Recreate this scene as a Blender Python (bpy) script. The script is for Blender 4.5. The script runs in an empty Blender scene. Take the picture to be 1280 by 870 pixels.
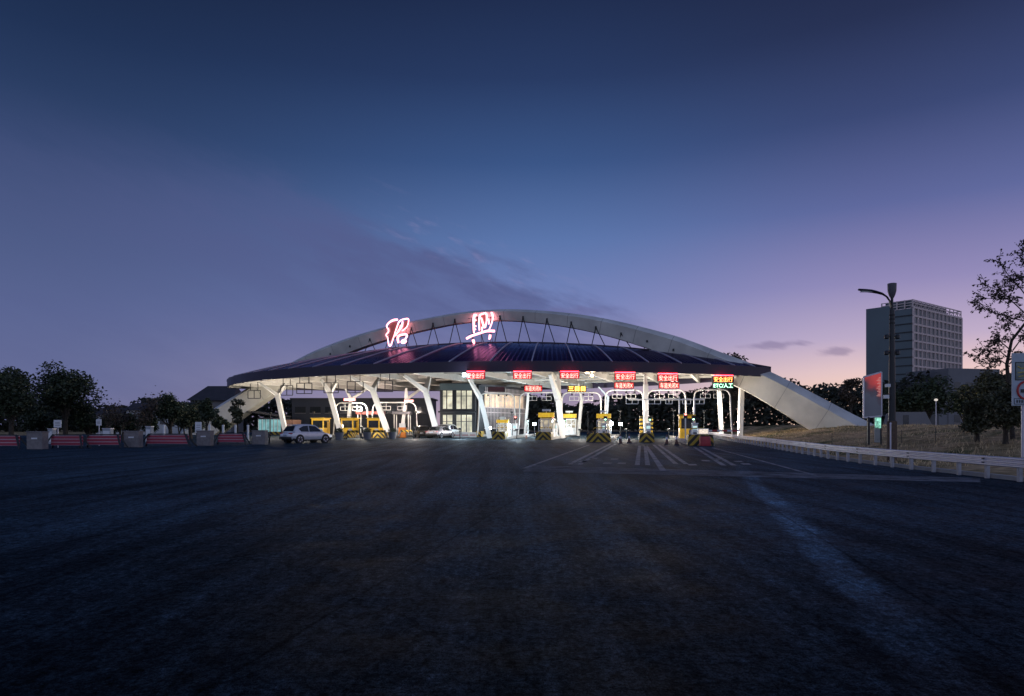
import bpy, bmesh, math, random
import numpy as np
from mathutils import Vector, Matrix
R = math.radians
rnd = random.Random(7)
SC = bpy.context.scene
COL = SC.collection
K, HOR, EYE = 850.0, 531.0, 1.62

# ------------------------------------------------------------------ helpers
def lin(r, g, b):
    f = lambda v: (v/255/12.92) if v/255 <= .04045 else ((v/255+.055)/1.055)**2.4
    return (f(r), f(g), f(b), 1.0)

def gx(px, Y): return (px-640)*Y/K
def gz(py, Y): return EYE+(HOR-py)*Y/K
def gnd(px, py):
    Y = K*EYE/(py-HOR)
    return (px-640)*Y/K, Y

class MB:
    """collects shapes into one mesh"""
    def __init__(s): s.v = []; s.f = []; s.m = []
    def add(s, vs, fs, mi=0):
        o = len(s.v); s.v += [tuple(p) for p in vs]
        s.f += [tuple(i+o for i in f) for f in fs]; s.m += [mi]*len(fs)
        return s
    def box(s, c, d, rz=0, mi=0, taper=1.0):
        hx, hy, hz = d[0]/2, d[1]/2, d[2]/2
        ca, sa = math.cos(rz), math.sin(rz)
        vs = []
        for z in (-hz, hz):
            k = taper if z > 0 else 1
            for x, y in ((-hx,-hy),(hx,-hy),(hx,hy),(-hx,hy)):
                x *= k; y *= k
                vs.append((c[0]+x*ca-y*sa, c[1]+x*sa+y*ca, c[2]+z))
        return s.add(vs, [(0,3,2,1),(4,5,6,7),(0,1,5,4),(1,2,6,5),(2,3,7,6),(3,0,4,7)], mi)
    def bar(s, p, q, w, h=None, mi=0, w2=None, h2=None):
        p, q = Vector(p), Vector(q); h = h or w; w2 = w2 or w; h2 = h2 or (h if w2 == w else h*w2/w)
        d = (q-p).normalized()
        a = d.cross(Vector((0,0,1)))
        a = a.normalized() if a.length > 1e-4 else Vector((1,0,0))
        b = a.cross(d).normalized()
        vs = []
        for o, ww, hh in ((p,w,h),(q,w2,h2)):
            for i, j in ((-1,-1),(1,-1),(1,1),(-1,1)):
                vs.append(o+a*(i*ww/2)+b*(j*hh/2))
        return s.add(vs, [(0,3,2,1),(4,5,6,7),(0,1,5,4),(1,2,6,5),(2,3,7,6),(3,0,4,7)], mi)
    def tube(s, pts, r, n=8, mi=0, cap=True):
        pts = [Vector(p) for p in pts]; N = len(pts)
        rs = r if isinstance(r, (list, tuple)) else [r]*N
        up = None; vs = []
        for i, p in enumerate(pts):
            d = (pts[min(i+1,N-1)]-pts[max(i-1,0)]).normalized()
            if up is None:
                up = d.orthogonal().normalized()
            else:
                up = (up-d*up.dot(d)); up = up.normalized() if up.length > 1e-5 else d.orthogonal().normalized()
            b = d.cross(up)
            for k in range(n):
                a = 2*math.pi*k/n
                vs.append(p+(up*math.cos(a)+b*math.sin(a))*rs[i])
        fs = []
        for i in range(N-1):
            for k in range(n):
                fs.append((i*n+k, i*n+(k+1)%n, (i+1)*n+(k+1)%n, (i+1)*n+k))
        if cap:
            fs.append(tuple(range(n-1,-1,-1))); fs.append(tuple((N-1)*n+k for k in range(n)))
        return s.add(vs, fs, mi)
    def lathe(s, c, prof, n=20, mi=0):
        vs = []
        for r, z in prof:
            for k in range(n):
                a = 2*math.pi*k/n
                vs.append((c[0]+r*math.cos(a), c[1]+r*math.sin(a), c[2]+z))
        fs = []
        for i in range(len(prof)-1):
            for k in range(n):
                fs.append((i*n+k, i*n+(k+1)%n, (i+1)*n+(k+1)%n, (i+1)*n+k))
        fs.append(tuple(range(n-1,-1,-1))); fs.append(tuple((len(prof)-1)*n+k for k in range(n)))
        return s.add(vs, fs, mi)
    def loft(s, rings, closed=True, caps=True, mi=0):
        n = len(rings[0]); vs = [p for r in rings for p in r]; fs = []
        for i in range(len(rings)-1):
            for k in range(n if closed else n-1):
                fs.append((i*n+k, i*n+(k+1)%n, (i+1)*n+(k+1)%n, (i+1)*n+k))
        if caps:
            fs.append(tuple(range(n-1,-1,-1))); fs.append(tuple((len(rings)-1)*n+k for k in range(n)))
        return s.add(vs, fs, mi)
    def quad(s, a, b, c, d, mi=0): return s.add([a,b,c,d], [(0,1,2,3)], mi)
    def mesh(s, name, mats, smooth=False, bevel=0, recalc=True):
        me = bpy.data.meshes.new(name)
        me.from_pydata(s.v, [], s.f); me.update()
        mats = mats if isinstance(mats, (list, tuple)) else [mats]
        for m in mats: me.materials.append(m)
        if len(mats) > 1: me.polygons.foreach_set('material_index', s.m)
        if recalc or bevel:
            bm = bmesh.new(); bm.from_mesh(me)
            bmesh.ops.recalc_face_normals(bm, faces=bm.faces)
            if bevel:
                es = [e for e in bm.edges if len(e.link_faces) == 2 and e.calc_face_angle(0) > .5]
                bmesh.ops.bevel(bm, geom=es, offset=bevel, segments=2, affect='EDGES', profile=.6, clamp_overlap=True)
            bm.to_mesh(me); bm.free()
        if smooth:
            me.polygons.foreach_set('use_smooth', [True]*len(me.polygons))
            try: me.set_sharp_from_angle(angle=R(38))
            except Exception: pass
        return me
    def build(s, name, mats, parent=None, **k):
        return link(name, s.mesh(name, mats, **k), parent)

def link(name, data, parent=None):
    o = bpy.data.objects.new(name, data); COL.objects.link(o)
    if parent is not None: o.parent = parent
    return o
def tag(o, label=None, cat=None, group=None, kind=None):
    if label: o['label'] = label
    if cat: o['category'] = cat
    if group: o['group'] = group
    if kind: o['kind'] = kind
    return o
def thing(name, label, cat, loc=(0,0,0), rz=0, group=None, kind=None):
    o = bpy.data.objects.new(name, None); COL.objects.link(o)
    o.location = loc; o.rotation_euler = (0,0,rz); o.empty_display_size = .3
    return tag(o, label, cat, group, kind)
def copy_tree(o, parent=None):
    c = o.copy(); COL.objects.link(c)
    if parent is not None: c.parent = parent
    for ch in list(o.children): copy_tree(ch, c)
    return c
class Maker:
    """first call builds, later calls copy"""
    def __init__(s, fn): s.fn = fn; s.first = None
    def __call__(s, label, loc, rz=0, group=None, scale=None):
        if s.first is None: o = s.fn(); s.first = o
        else: o = copy_tree(s.first)
        o.location = loc; o.rotation_euler = (0,0,rz); o['label'] = label
        if group: o['group'] = group
        if scale: o.scale = scale
        return o

def text_mesh(body, size, extrude=.01, mat=None, width=None, offset=0.0):
    cu = bpy.data.curves.new('lettering', 'FONT'); cu.body = body; cu.size = size; cu.extrude = extrude
    cu.align_x = 'CENTER'; cu.align_y = 'CENTER'; cu.resolution_u = 2; cu.offset = offset
    ob = bpy.data.objects.new('lettering', cu); COL.objects.link(ob)
    dg = bpy.context.evaluated_depsgraph_get(); dg.update()
    me = bpy.data.meshes.new_from_object(ob.evaluated_get(dg))
    bpy.data.objects.remove(ob); bpy.data.curves.remove(cu)
    n = len(me.vertices); co = np.empty(n*3, 'f'); me.vertices.foreach_get('co', co); co = co.reshape(-1,3)
    if n:
        c = (co.max(0)+co.min(0))/2; co -= c
        if width: co[:,0] *= width/(co[:,0].max()-co[:,0].min())
    out = np.stack([co[:,0], -co[:,2], co[:,1]], 1)      # stands upright, faces -y
    me.vertices.foreach_set('co', out.ravel().astype('f')); me.update()
    me.materials.clear(); me.materials.append(mat)
    return me

# ------------------------------------------------------------------ materials
def mat(name, col, rough=.6, metal=0, var=.12, scale=3.0, bump=0, bscale=40, coat=0, island=0, spec=None, trans=0):
    m = bpy.data.materials.new(name); m.use_nodes = True
    nt = m.node_tree; nd = nt.nodes; b = nd['Principled BSDF']
    c = col if len(col) == 4 else (*col, 1)
    b.inputs['Roughness'].default_value = rough; b.inputs['Metallic'].default_value = metal
    if coat: b.inputs['Coat Weight'].default_value = coat; b.inputs['Coat Roughness'].default_value = .05
    if spec is not None: b.inputs['Specular IOR Level'].default_value = spec
    if trans: b.inputs['Transmission Weight'].default_value = trans
    geo = nd.new('ShaderNodeNewGeometry')
    if var:
        tc = nd.new('ShaderNodeTexCoord'); nz = nd.new('ShaderNodeTexNoise')
        nz.inputs['Scale'].default_value = scale; nz.inputs['Detail'].default_value = 5
        nt.links.new(tc.outputs['Object'], nz.inputs['Vector'])
        mp = nd.new('ShaderNodeMapRange'); mp.inputs[1].default_value = .3; mp.inputs[2].default_value = .7
        mp.inputs[3].default_value = 1-var; mp.inputs[4].default_value = 1+var
        nt.links.new(nz.outputs[0], mp.inputs[0])
        src = mp.outputs[0]
        if island:
            mi = nd.new('ShaderNodeMapRange'); mi.inputs[3].default_value = 1-island; mi.inputs[4].default_value = 1+island
            nt.links.new(geo.outputs['Random Per Island'], mi.inputs[0])
            mu = nd.new('ShaderNodeMath'); mu.operation = 'MULTIPLY'
            nt.links.new(src, mu.inputs[0]); nt.links.new(mi.outputs[0], mu.inputs[1]); src = mu.outputs[0]
        vm = nd.new('ShaderNodeVectorMath'); vm.operation = 'SCALE'; vm.inputs[0].default_value = c[:3]
        nt.links.new(src, vm.inputs['Scale']); nt.links.new(vm.outputs[0], b.inputs['Base Color'])
        rr = nd.new('ShaderNodeMapRange'); rr.inputs[3].default_value = max(0,rough-.08); rr.inputs[4].default_value = min(1,rough+.1)
        nt.links.new(nz.outputs[0], rr.inputs[0]); nt.links.new(rr.outputs[0], b.inputs['Roughness'])
    else:
        b.inputs['Base Color'].default_value = c
    if bump:
        tc2 = nd.new('ShaderNodeTexCoord'); nb = nd.new('ShaderNodeTexNoise'); nb.inputs['Scale'].default_value = bscale; nb.inputs['Detail'].default_value = 6
        nt.links.new(tc2.outputs['Object'], nb.inputs['Vector'])
        bp = nd.new('ShaderNodeBump'); bp.inputs['Strength'].default_value = bump; bp.inputs['Distance'].default_value = .05
        nt.links.new(nb.outputs[0], bp.inputs['Height']); nt.links.new(bp.outputs[0], b.inputs['Normal'])
    return m
def emit(name, col, st, base=(0.02,0.02,0.02), var=0, scale=3):
    m = bpy.data.materials.new(name); m.use_nodes = True
    b = m.node_tree.nodes['Principled BSDF']
    b.inputs['Base Color'].default_value = (*base, 1); b.inputs['Roughness'].default_value = .4
    b.inputs['Emission Color'].default_value = (*col[:3], 1); b.inputs['Emission Strength'].default_value = st
    if var:
        nt = m.node_tree; tc = nt.nodes.new('ShaderNodeTexCoord'); nz = nt.nodes.new('ShaderNodeTexNoise'); nz.inputs['Scale'].default_value = scale
        nt.links.new(tc.outputs['Object'], nz.inputs['Vector'])
        mp = nt.nodes.new('ShaderNodeMapRange'); mp.inputs[1].default_value = .3; mp.inputs[2].default_value = .7
        mp.inputs[3].default_value = st*(1-var); mp.inputs[4].default_value = st*(1+var)
        nt.links.new(nz.outputs[0], mp.inputs[0]); nt.links.new(mp.outputs[0], b.inputs['Emission Strength'])
    return m
def stripes(name, c1, c2, axis='x', freq=1.0, slope=0, chevron=False, rough=.6, duty=.5):
    m = bpy.data.materials.new(name); m.use_nodes = True
    nt = m.node_tree; nd = nt.nodes; b = nd['Principled BSDF']; b.inputs['Roughness'].default_value = rough
    tc = nd.new('ShaderNodeTexCoord'); sp = nd.new('ShaderNodeSeparateXYZ'); nt.links.new(tc.outputs['Object'], sp.inputs[0])
    def math_(op, a, bb):
        n = nd.new('ShaderNodeMath'); n.operation = op
        for i, v in enumerate((a, bb)):
            if v is None: continue
            if isinstance(v, (int, float)): n.inputs[i].default_value = v
            else: nt.links.new(v, n.inputs[i])
        return n.outputs[0]
    if chevron:
        u = math_('ADD', math_('ABSOLUTE', math_('ADD', sp.outputs['X'], math_('MULTIPLY', sp.outputs['Y'], 1.0)), None), sp.outputs['Z'])
    else:
        u = sp.outputs[{'x':'X','y':'Y','z':'Z'}[axis]]
        if slope: u = math_('ADD', u, math_('MULTIPLY', sp.outputs['Z'], slope))
    fr = math_('FRACT', math_('MULTIPLY', u, freq), None)
    gt = math_('GREATER_THAN', fr, duty)
    nz = nd.new('ShaderNodeTexNoise'); nz.inputs['Scale'].default_value = 6; nt.links.new(tc.outputs['Object'], nz.inputs['Vector'])
    mx = nd.new('ShaderNodeMix'); mx.data_type = 'RGBA'; mx.inputs[6].default_value = (*c1[:3],1); mx.inputs[7].default_value = (*c2[:3],1)
    nt.links.new(gt, mx.inputs[0])
    mu = nd.new('ShaderNodeMix'); mu.data_type = 'RGBA'; mu.blend_type = 'MULTIPLY'; mu.inputs[0].default_value = .45
    nt.links.new(mx.outputs[2], mu.inputs[6]); nt.links.new(nz.outputs[1], mu.inputs[7])
    nt.links.new(mu.outputs[2], b.inputs['Base Color'])
    return m

M = {}
M['white'] = mat('white_painted_steel', (.80,.79,.77), .45, var=.06, scale=.8)
M['arch'] = mat('arch_white_paint', (.70,.67,.60), .5, var=.2, scale=.35)
M['dark'] = mat('dark_painted_steel', (.02,.022,.026), .45, var=.2)
M['black'] = mat('black_rubber', (.012,.012,.013), .7, var=.2)
M['fascia'] = mat('dark_fascia_metal', (.034,.024,.046), .45, metal=.1, var=.15, scale=.25)
M['soffit'] = stripes('soffit_slats', (.10,.095,.088), (.03,.029,.028), 'x', 1.1, duty=.55)
M['beam'] = mat('beam_white_paint', (.50,.48,.45), .5, var=.08)
M['galv'] = mat('galvanised_steel', (.62,.59,.66), .42, metal=.3, var=.12, scale=2)
M['concrete'] = mat('concrete', (.21,.19,.19), .85, var=.2, scale=4, bump=.3)
M['kerb'] = mat('kerb_concrete', (.34,.33,.32), .85, var=.18, scale=2, bump=.3)
M['yellow'] = mat('yellow_cladding', (.72,.44,.03), .5, var=.12, scale=4)
M['orange'] = mat('orange_plastic', (.75,.22,.03), .5, var=.12, scale=4)
M['red'] = mat('red_plastic', (.45,.05,.06), .5, var=.15, scale=3)
M['redwhite'] = stripes('red_white_rails', lin(180,64,88), lin(205,178,188), 'z', 4.2, duty=.77)
M['chev'] = stripes('chevron_yellow_black', (.66,.42,.04), (.025,.022,.02), freq=1.7, chevron=True)
M['bandyb'] = stripes('band_yellow_black', (.66,.42,.04), (.025,.022,.02), 'z', 2.2)
M['boardyb'] = stripes('board_yellow_black', (.66,.42,.04), (.025,.022,.02), 'x', 2.2, slope=1)
M['glass'] = mat('dark_glass', (.02,.025,.03), .08, var=.1, spec=.8)
M['carglass'] = mat('tinted_car_glass', (.012,.014,.018), .06, var=.05, spec=.8)
M['bark'] = mat('bark', (.05,.04,.032), .9, var=.3, scale=6, bump=.5)
M['leaf'] = mat('dark_evergreen_leaf', (.035,.05,.024), .6, var=.35, scale=.7, island=.5)
M['leaf2'] = mat('olive_leaf', (.06,.062,.03), .6, var=.35, scale=.8, island=.5)
M['leaf3'] = mat('brown_autumn_leaf', (.06,.042,.03), .65, var=.3, scale=.8, island=.5)
M['leaf_far'] = mat('distant_leaf', (.03,.036,.028), .8, var=.35, scale=.12, island=.4)
M['brick'] = mat('brown_brick', (.26,.14,.10), .85, var=.25, scale=5)
M['plaster'] = mat('white_plaster', (.36,.38,.42), .8, var=.12, scale=1)
M['darkwall'] = mat('dark_cladding', (.022,.027,.042), .6, var=.25, scale=.4)
M['roof_tile'] = mat('dark_roof_tile', (.035,.033,.04), .7, var=.25, scale=1)
M['tower_wall'] = mat('tower_side_cladding', (.105,.145,.165), .35, metal=.2, var=.14, scale=.08)
M['tower_frame'] = mat('tower_frame_stone', (.66,.54,.52), .7, var=.08, scale=.2)
M['tower_glass'] = mat('tower_glass', (.022,.022,.034), .4, var=.5, scale=.25, spec=.0)
M['block'] = mat('grey_render', (.17,.17,.19), .8, var=.12, scale=.2)
M['sign_face'] = mat('sign_sheeting', (.36,.42,.50), .5, var=.08)
M['sign_white'] = mat('sign_white_sheeting', (.7,.7,.72), .5, var=.05)
M['frame_dark'] = mat('window_frame_dark', (.02,.022,.028), .4, var=.1)
M['lamp_cool'] = emit('cool_lamp_lens', (.82,.95,1), 60)
M['lamp_warm'] = emit('warm_lamp_lens', (1,.72,.36), 60)
M['led_red'] = emit('red_led_text', (1,.16,.13), 9)
M["led_red_hot"] = emit("red_led_hot", (1,.30,.26), 5)
M['led_red_face'] = emit('red_led_haze', (1,.02,.035), .6)
M['led_strip'] = emit('red_led_strip', (1,.02,.045), 22)
M['led_amber'] = emit('amber_led_text', (1,.55,.08), 8)
M['led_amber_face'] = emit('amber_led_haze', (1,.35,.02), .14)
M['led_green'] = emit('green_led_text', (.45,1,.62), 5)
M['led_green_face'] = emit('green_led_haze', (.03,.4,.2), .12)
M['led_orange'] = emit('orange_led_text', (1,.25,.06), 8)
M['led_off'] = mat('unlit_led_face', (.045,.008,.018), .4, var=.1)
M['neon'] = emit('neon_white_pink', (1,.30,.36), 5.5)
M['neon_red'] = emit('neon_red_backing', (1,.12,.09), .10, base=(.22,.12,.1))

# ------------------------------------------------------------------ camera
cam = bpy.data.cameras.new('camera'); co = bpy.data.objects.new('camera', cam); COL.objects.link(co)
cam.sensor_width = 36; cam.lens = K/1280*36; cam.shift_y = (HOR-435)/1280; cam.clip_end = 5000; cam.clip_start = .05
co.location = (0,0,EYE); co.rotation_euler = (R(90),0,0); SC.camera = co
SC.view_settings.view_transform = 'Standard'; SC.view_settings.look = 'None'; SC.view_settings.exposure = 0
SC.render.engine = 'CYCLES'; SC.cycles.use_denoising = True
SC.cycles.max_bounces = 6; SC.cycles.sample_clamp_indirect = 4

# ------------------------------------------------------------------ world (dusk sky)
W = bpy.data.worlds.new('World'); SC.world = W; W.use_nodes = True
nt = W.node_tree; nd = nt.nodes; L = nt.links
bg = nd['Background']
tc = nd.new('ShaderNodeTexCoord'); sep = nd.new('ShaderNodeSeparateXYZ'); L.new(tc.outputs['Generated'], sep.inputs[0])
def mt(op, a, b=None, c=None, clamp=False):
    n = nd.new('ShaderNodeMath'); n.operation = op; n.use_clamp = clamp
    for i, v in enumerate((a,b,c)):
        if v is None: continue
        if isinstance(v,(int,float)): n.inputs[i].default_value = v
        else: L.new(v, n.inputs[i])
    return n.outputs[0]
def mapr(v, a, b, c, d, smooth=True):
    n = nd.new('ShaderNodeMapRange'); n.interpolation_type = 'SMOOTHSTEP' if smooth else 'LINEAR'
    for i, x in enumerate((a,b,c,d)): n.inputs[i+1].default_value = x
    L.new(v, n.inputs[0]); return n.outputs[0]
el = mt('MULTIPLY', mt('ARCSINE', sep.outputs['Z']), 180/math.pi)
az = mt('MULTIPLY', mt('ARCTAN2', sep.outputs['X'], sep.outputs['Y']), 180/math.pi)
pos = mt('DIVIDE', el, 60.0, clamp=True)
def ramp(stops):
    n = nd.new('ShaderNodeValToRGB'); e = n.color_ramp.elements
    n.color_ramp.interpolation = 'EASE' if False else 'LINEAR'
    for i, (d, c) in enumerate(stops):
        x = e[i] if i < 2 else e.new(d/60)
        x.position = d/60; x.color = lin(*c)
    L.new(pos, n.inputs[0]); return n.outputs[0]
rl = ramp([(0,(108,110,150)),(3,(104,112,156)),(8,(88,101,148)),(13,(70,88,132)),(19,(44,66,108)),(26,(27,47,84)),(32,(19,34,64)),(45,(30,46,86)),(60,(52,70,118))])
rc = ramp([(0,(208,178,182)),(3,(176,160,188)),(6,(146,142,188)),(9.5,(114,130,186)),(15,(86,115,171)),(21,(52,82,134)),(27,(34,55,98)),(33,(24,39,74)),(45,(34,48,90)),(60,(52,70,118))])
rr_ = ramp([(0,(246,208,182)),(2.5,(240,204,188)),(4,(226,196,198)),(6.5,(184,168,200)),(10.5,(140,134,184)),(16,(88,100,156)),(22,(52,68,116)),(28,(33,45,82)),(33,(25,34,65)),(45,(34,46,86)),(60,(52,70,118))])
def mixc(f, a, b):
    n = nd.new('ShaderNodeMix'); n.data_type = 'RGBA'
    if isinstance(f,(int,float)): n.inputs[0].default_value = f
    else: L.new(f, n.inputs[0])
    for s, v in ((6,a),(7,b)):
        if isinstance(v, tuple): n.inputs[s].default_value = v
        else: L.new(v, n.inputs[s])
    return n.outputs[2]
c1 = mixc(mapr(az,-36,4,0,1), rl, rc)
c2 = mixc(mapr(az,2,30,0,1), c1, rr_)
rb = ramp([(0,(142,146,176)),(12,(172,182,212)),(30,(140,160,204)),(60,(56,74,122))])
c3 = mixc(mapr(sep.outputs['Y'],.25,-.35,0,1), c2, rb)
# cloud bank low on the left, wisps at its edge
cv = nd.new('ShaderNodeCombineXYZ'); L.new(mt('MULTIPLY',az,.05),cv.inputs[0]); L.new(mt('MULTIPLY',mt('ADD',el,mt('MULTIPLY',az,.33)),.16),cv.inputs[1])
nz = nd.new('ShaderNodeTexNoise'); nz.inputs['Scale'].default_value = 2.2; nz.inputs['Detail'].default_value = 7; nz.inputs['Roughness'].default_value = .6
L.new(cv.outputs[0], nz.inputs['Vector'])
dist = mt('SUBTRACT', mt('SUBTRACT', 13.2, mt('MULTIPLY', az, .37)), el)      # >0 below the edge
dist = mt('ADD', dist, mt('MULTIPLY', mt('SUBTRACT', nz.outputs[0], .5), 9))
bank = mt('MULTIPLY', mapr(dist,-.6,2.6,0,1), mapr(az,2,16,1,0))
bank = mt('MULTIPLY', bank, mapr(dist,4,16,.9,.35))
bank = mt('MULTIPLY', bank, mapr(nz.outputs[0],.3,.7,.55,1))
bank = mt('MULTIPLY', bank, mapr(el,13,23,1,0))
c4 = mixc(bank, c3, lin(80,88,137))
wv = nd.new('ShaderNodeTexNoise'); wv.inputs['Scale'].default_value = 9; wv.inputs['Detail'].default_value = 8; L.new(cv.outputs[0], wv.inputs['Vector'])
wisp = mt('MULTIPLY', mapr(wv.outputs[0],.52,.76,0,.28), mapr(mt('ABSOLUTE', mt('SUBTRACT', dist, .6)),0,3.2,1,0))
wisp = mt('MULTIPLY', wisp, mt('MULTIPLY', mapr(az,-14,-6,0,1), mapr(az,2,12,1,0)))
c5 = mixc(wisp, c4, lin(150,140,186))
def puff(a0, e0, ra, re):
    d = mt('ADD', mt('POWER', mt('DIVIDE', mt('SUBTRACT', az, a0), ra), 2), mt('POWER', mt('DIVIDE', mt('SUBTRACT', el, e0), re), 2))
    d = mt('ADD', mt('SQRT', d), mt('MULTIPLY', mt('SUBTRACT', wv.outputs[0], .5), 2.2))
    return mapr(d, .3, 1.2, .55, 0)
c6 = mixc(puff(21.2,6.25,2.6,.32), c5, lin(118,108,150))
c6 = mixc(puff(25.4,5.5,1.3,.38), c6, lin(120,108,148))
c6 = mixc(puff(6,9.4,3.4,.5), c6, lin(100,100,150))
sky = nd.new('ShaderNodeTexSky'); sky.sky_type = 'NISHITA'; sky.sun_disc = False
sky.sun_elevation = R(1.0); sky.sun_rotation = R(38)
sk = nd.new('ShaderNodeVectorMath'); sk.operation = 'SCALE'; sk.inputs['Scale'].default_value = .004; L.new(sky.outputs[0], sk.inputs[0])
ad = nd.new('ShaderNodeVectorMath'); ad.operation = 'ADD'; L.new(c6, ad.inputs[0]); L.new(sk.outputs[0], ad.inputs[1])
hs = nd.new('ShaderNodeHueSaturation'); hs.inputs['Saturation'].default_value = .97; L.new(ad.outputs[0], hs.inputs['Color']); L.new(hs.outputs[0], bg.inputs['Color']); bg.inputs['Strength'].default_value = 1.0

sun = bpy.data.lights.new('sun', 'SUN'); sun.energy = .03; sun.angle = R(20); sun.color = (1,.72,.66)
so = bpy.data.objects.new('sun', sun); COL.objects.link(so)
sd = Vector((math.sin(R(38))*math.cos(R(5)), math.cos(R(38))*math.cos(R(5)), math.sin(R(5))))
so.rotation_euler = sd.to_track_quat('Z','Y').to_euler()

# ------------------------------------------------------------------ terrain
RAIL = [(14.2,-14),(14.25,6),(14.3,15),(14.3,20),(14.35,25),(14.55,29),(15.0,32.5),(15.7,36),(16.5,40.5),(18.0,48),(20.0,59),(22.0,70),(24.2,81),(26.4,92)]
def rail_x(y):
    P = RAIL
    if y <= P[0][1]: return P[0][0]
    for (x0,y0),(x1,y1) in zip(P,P[1:]):
        if y <= y1: return x0+(x1-x0)*(y-y0)/(y1-y0)
    return P[-1][0]+.2*(y-P[-1][1])
def sstep(a,b,x):
    t = min(1,max(0,(x-a)/(b-a))); return t*t*(3-2*t)
def ground_h(x,y):
    d = x-rail_x(y)
    if d <= .6: return -.06
    return -.06+1.5*sstep(.6,17,d)+.10*math.sin(x*.7+y*.31)*sstep(2,8,d)+.06*math.sin(x*1.7-y*.9)*sstep(2,8,d)

def dirt_material():
    m = bpy.data.materials.new('dry_grass_bank'); m.use_nodes = True
    nt = m.node_tree; nd = nt.nodes; b = nd['Principled BSDF']; b.inputs['Roughness'].default_value = .95; b.inputs['Specular IOR Level'].default_value = .1
    g = nd.new('ShaderNodeNewGeometry')
    n1 = nd.new('ShaderNodeTexNoise'); n1.inputs['Scale'].default_value = .22; n1.inputs['Detail'].default_value = 8
    n2 = nd.new('ShaderNodeTexNoise'); n2.inputs['Scale'].default_value = 2.4; n2.inputs['Detail'].default_value = 8
    for n in (n1,n2): nt.links.new(g.outputs['Position'], n.inputs['Vector'])
    r = nd.new('ShaderNodeValToRGB'); e = r.color_ramp.elements
    e[0].position = .36; e[0].color = (.11,.12,.045,1); e[1].position = .62; e[1].color = (.60,.41,.23,1)
    x = e.new(.48); x.color = (.40,.29,.15,1)
    nt.links.new(n1.outputs[0], r.inputs[0])
    mx = nd.new('ShaderNodeMix'); mx.data_type='RGBA'; mx.blend_type='MULTIPLY'; mx.inputs[0].default_value=.8
    r2 = nd.new('ShaderNodeValToRGB'); r2.color_ramp.elements[0].position=.32; r2.color_ramp.elements[0].color=(.25,.24,.2,1); r2.color_ramp.elements[1].position=.62
    nt.links.new(n2.outputs[0], r2.inputs[0]); nt.links.new(r.outputs[0], mx.inputs[6]); nt.links.new(r2.outputs[0], mx.inputs[7])
    nt.links.new(mx.outputs[2], b.inputs['Base Color'])
    bp = nd.new('ShaderNodeBump'); bp.inputs['Strength'].default_value=.8; bp.inputs['Distance'].default_value=.12
    nt.links.new(n2.outputs[0], bp.inputs['Height']); nt.links.new(bp.outputs[0], b.inputs['Normal'])
    return m
M['bank'] = dirt_material()
xs = sorted(set([-1600,-800,-400,-200,-120,-80]+list(range(-60,12,12))+[12+i*.9 for i in range(0,60)]+[70,80,95,120,160,240,400,800,1600]))
ys = sorted(set([-400,-100,-40]+[-20+i*2.0 for i in range(0,70)]+[125,140,170,220,300,500,900,2000]))
mb = MB()
for y in ys:
    for x in xs: mb.v.append((x,y,ground_h(x,y)))
n = len(xs)
for j in range(len(ys)-1):
    for i in range(n-1):
        mb.f.append((j*n+i,j*n+i+1,(j+1)*n+i+1,(j+1)*n+i)); mb.m.append(0)
tag(mb.build('ground', M['bank'], smooth=True, recalc=False), kind='structure')

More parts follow.
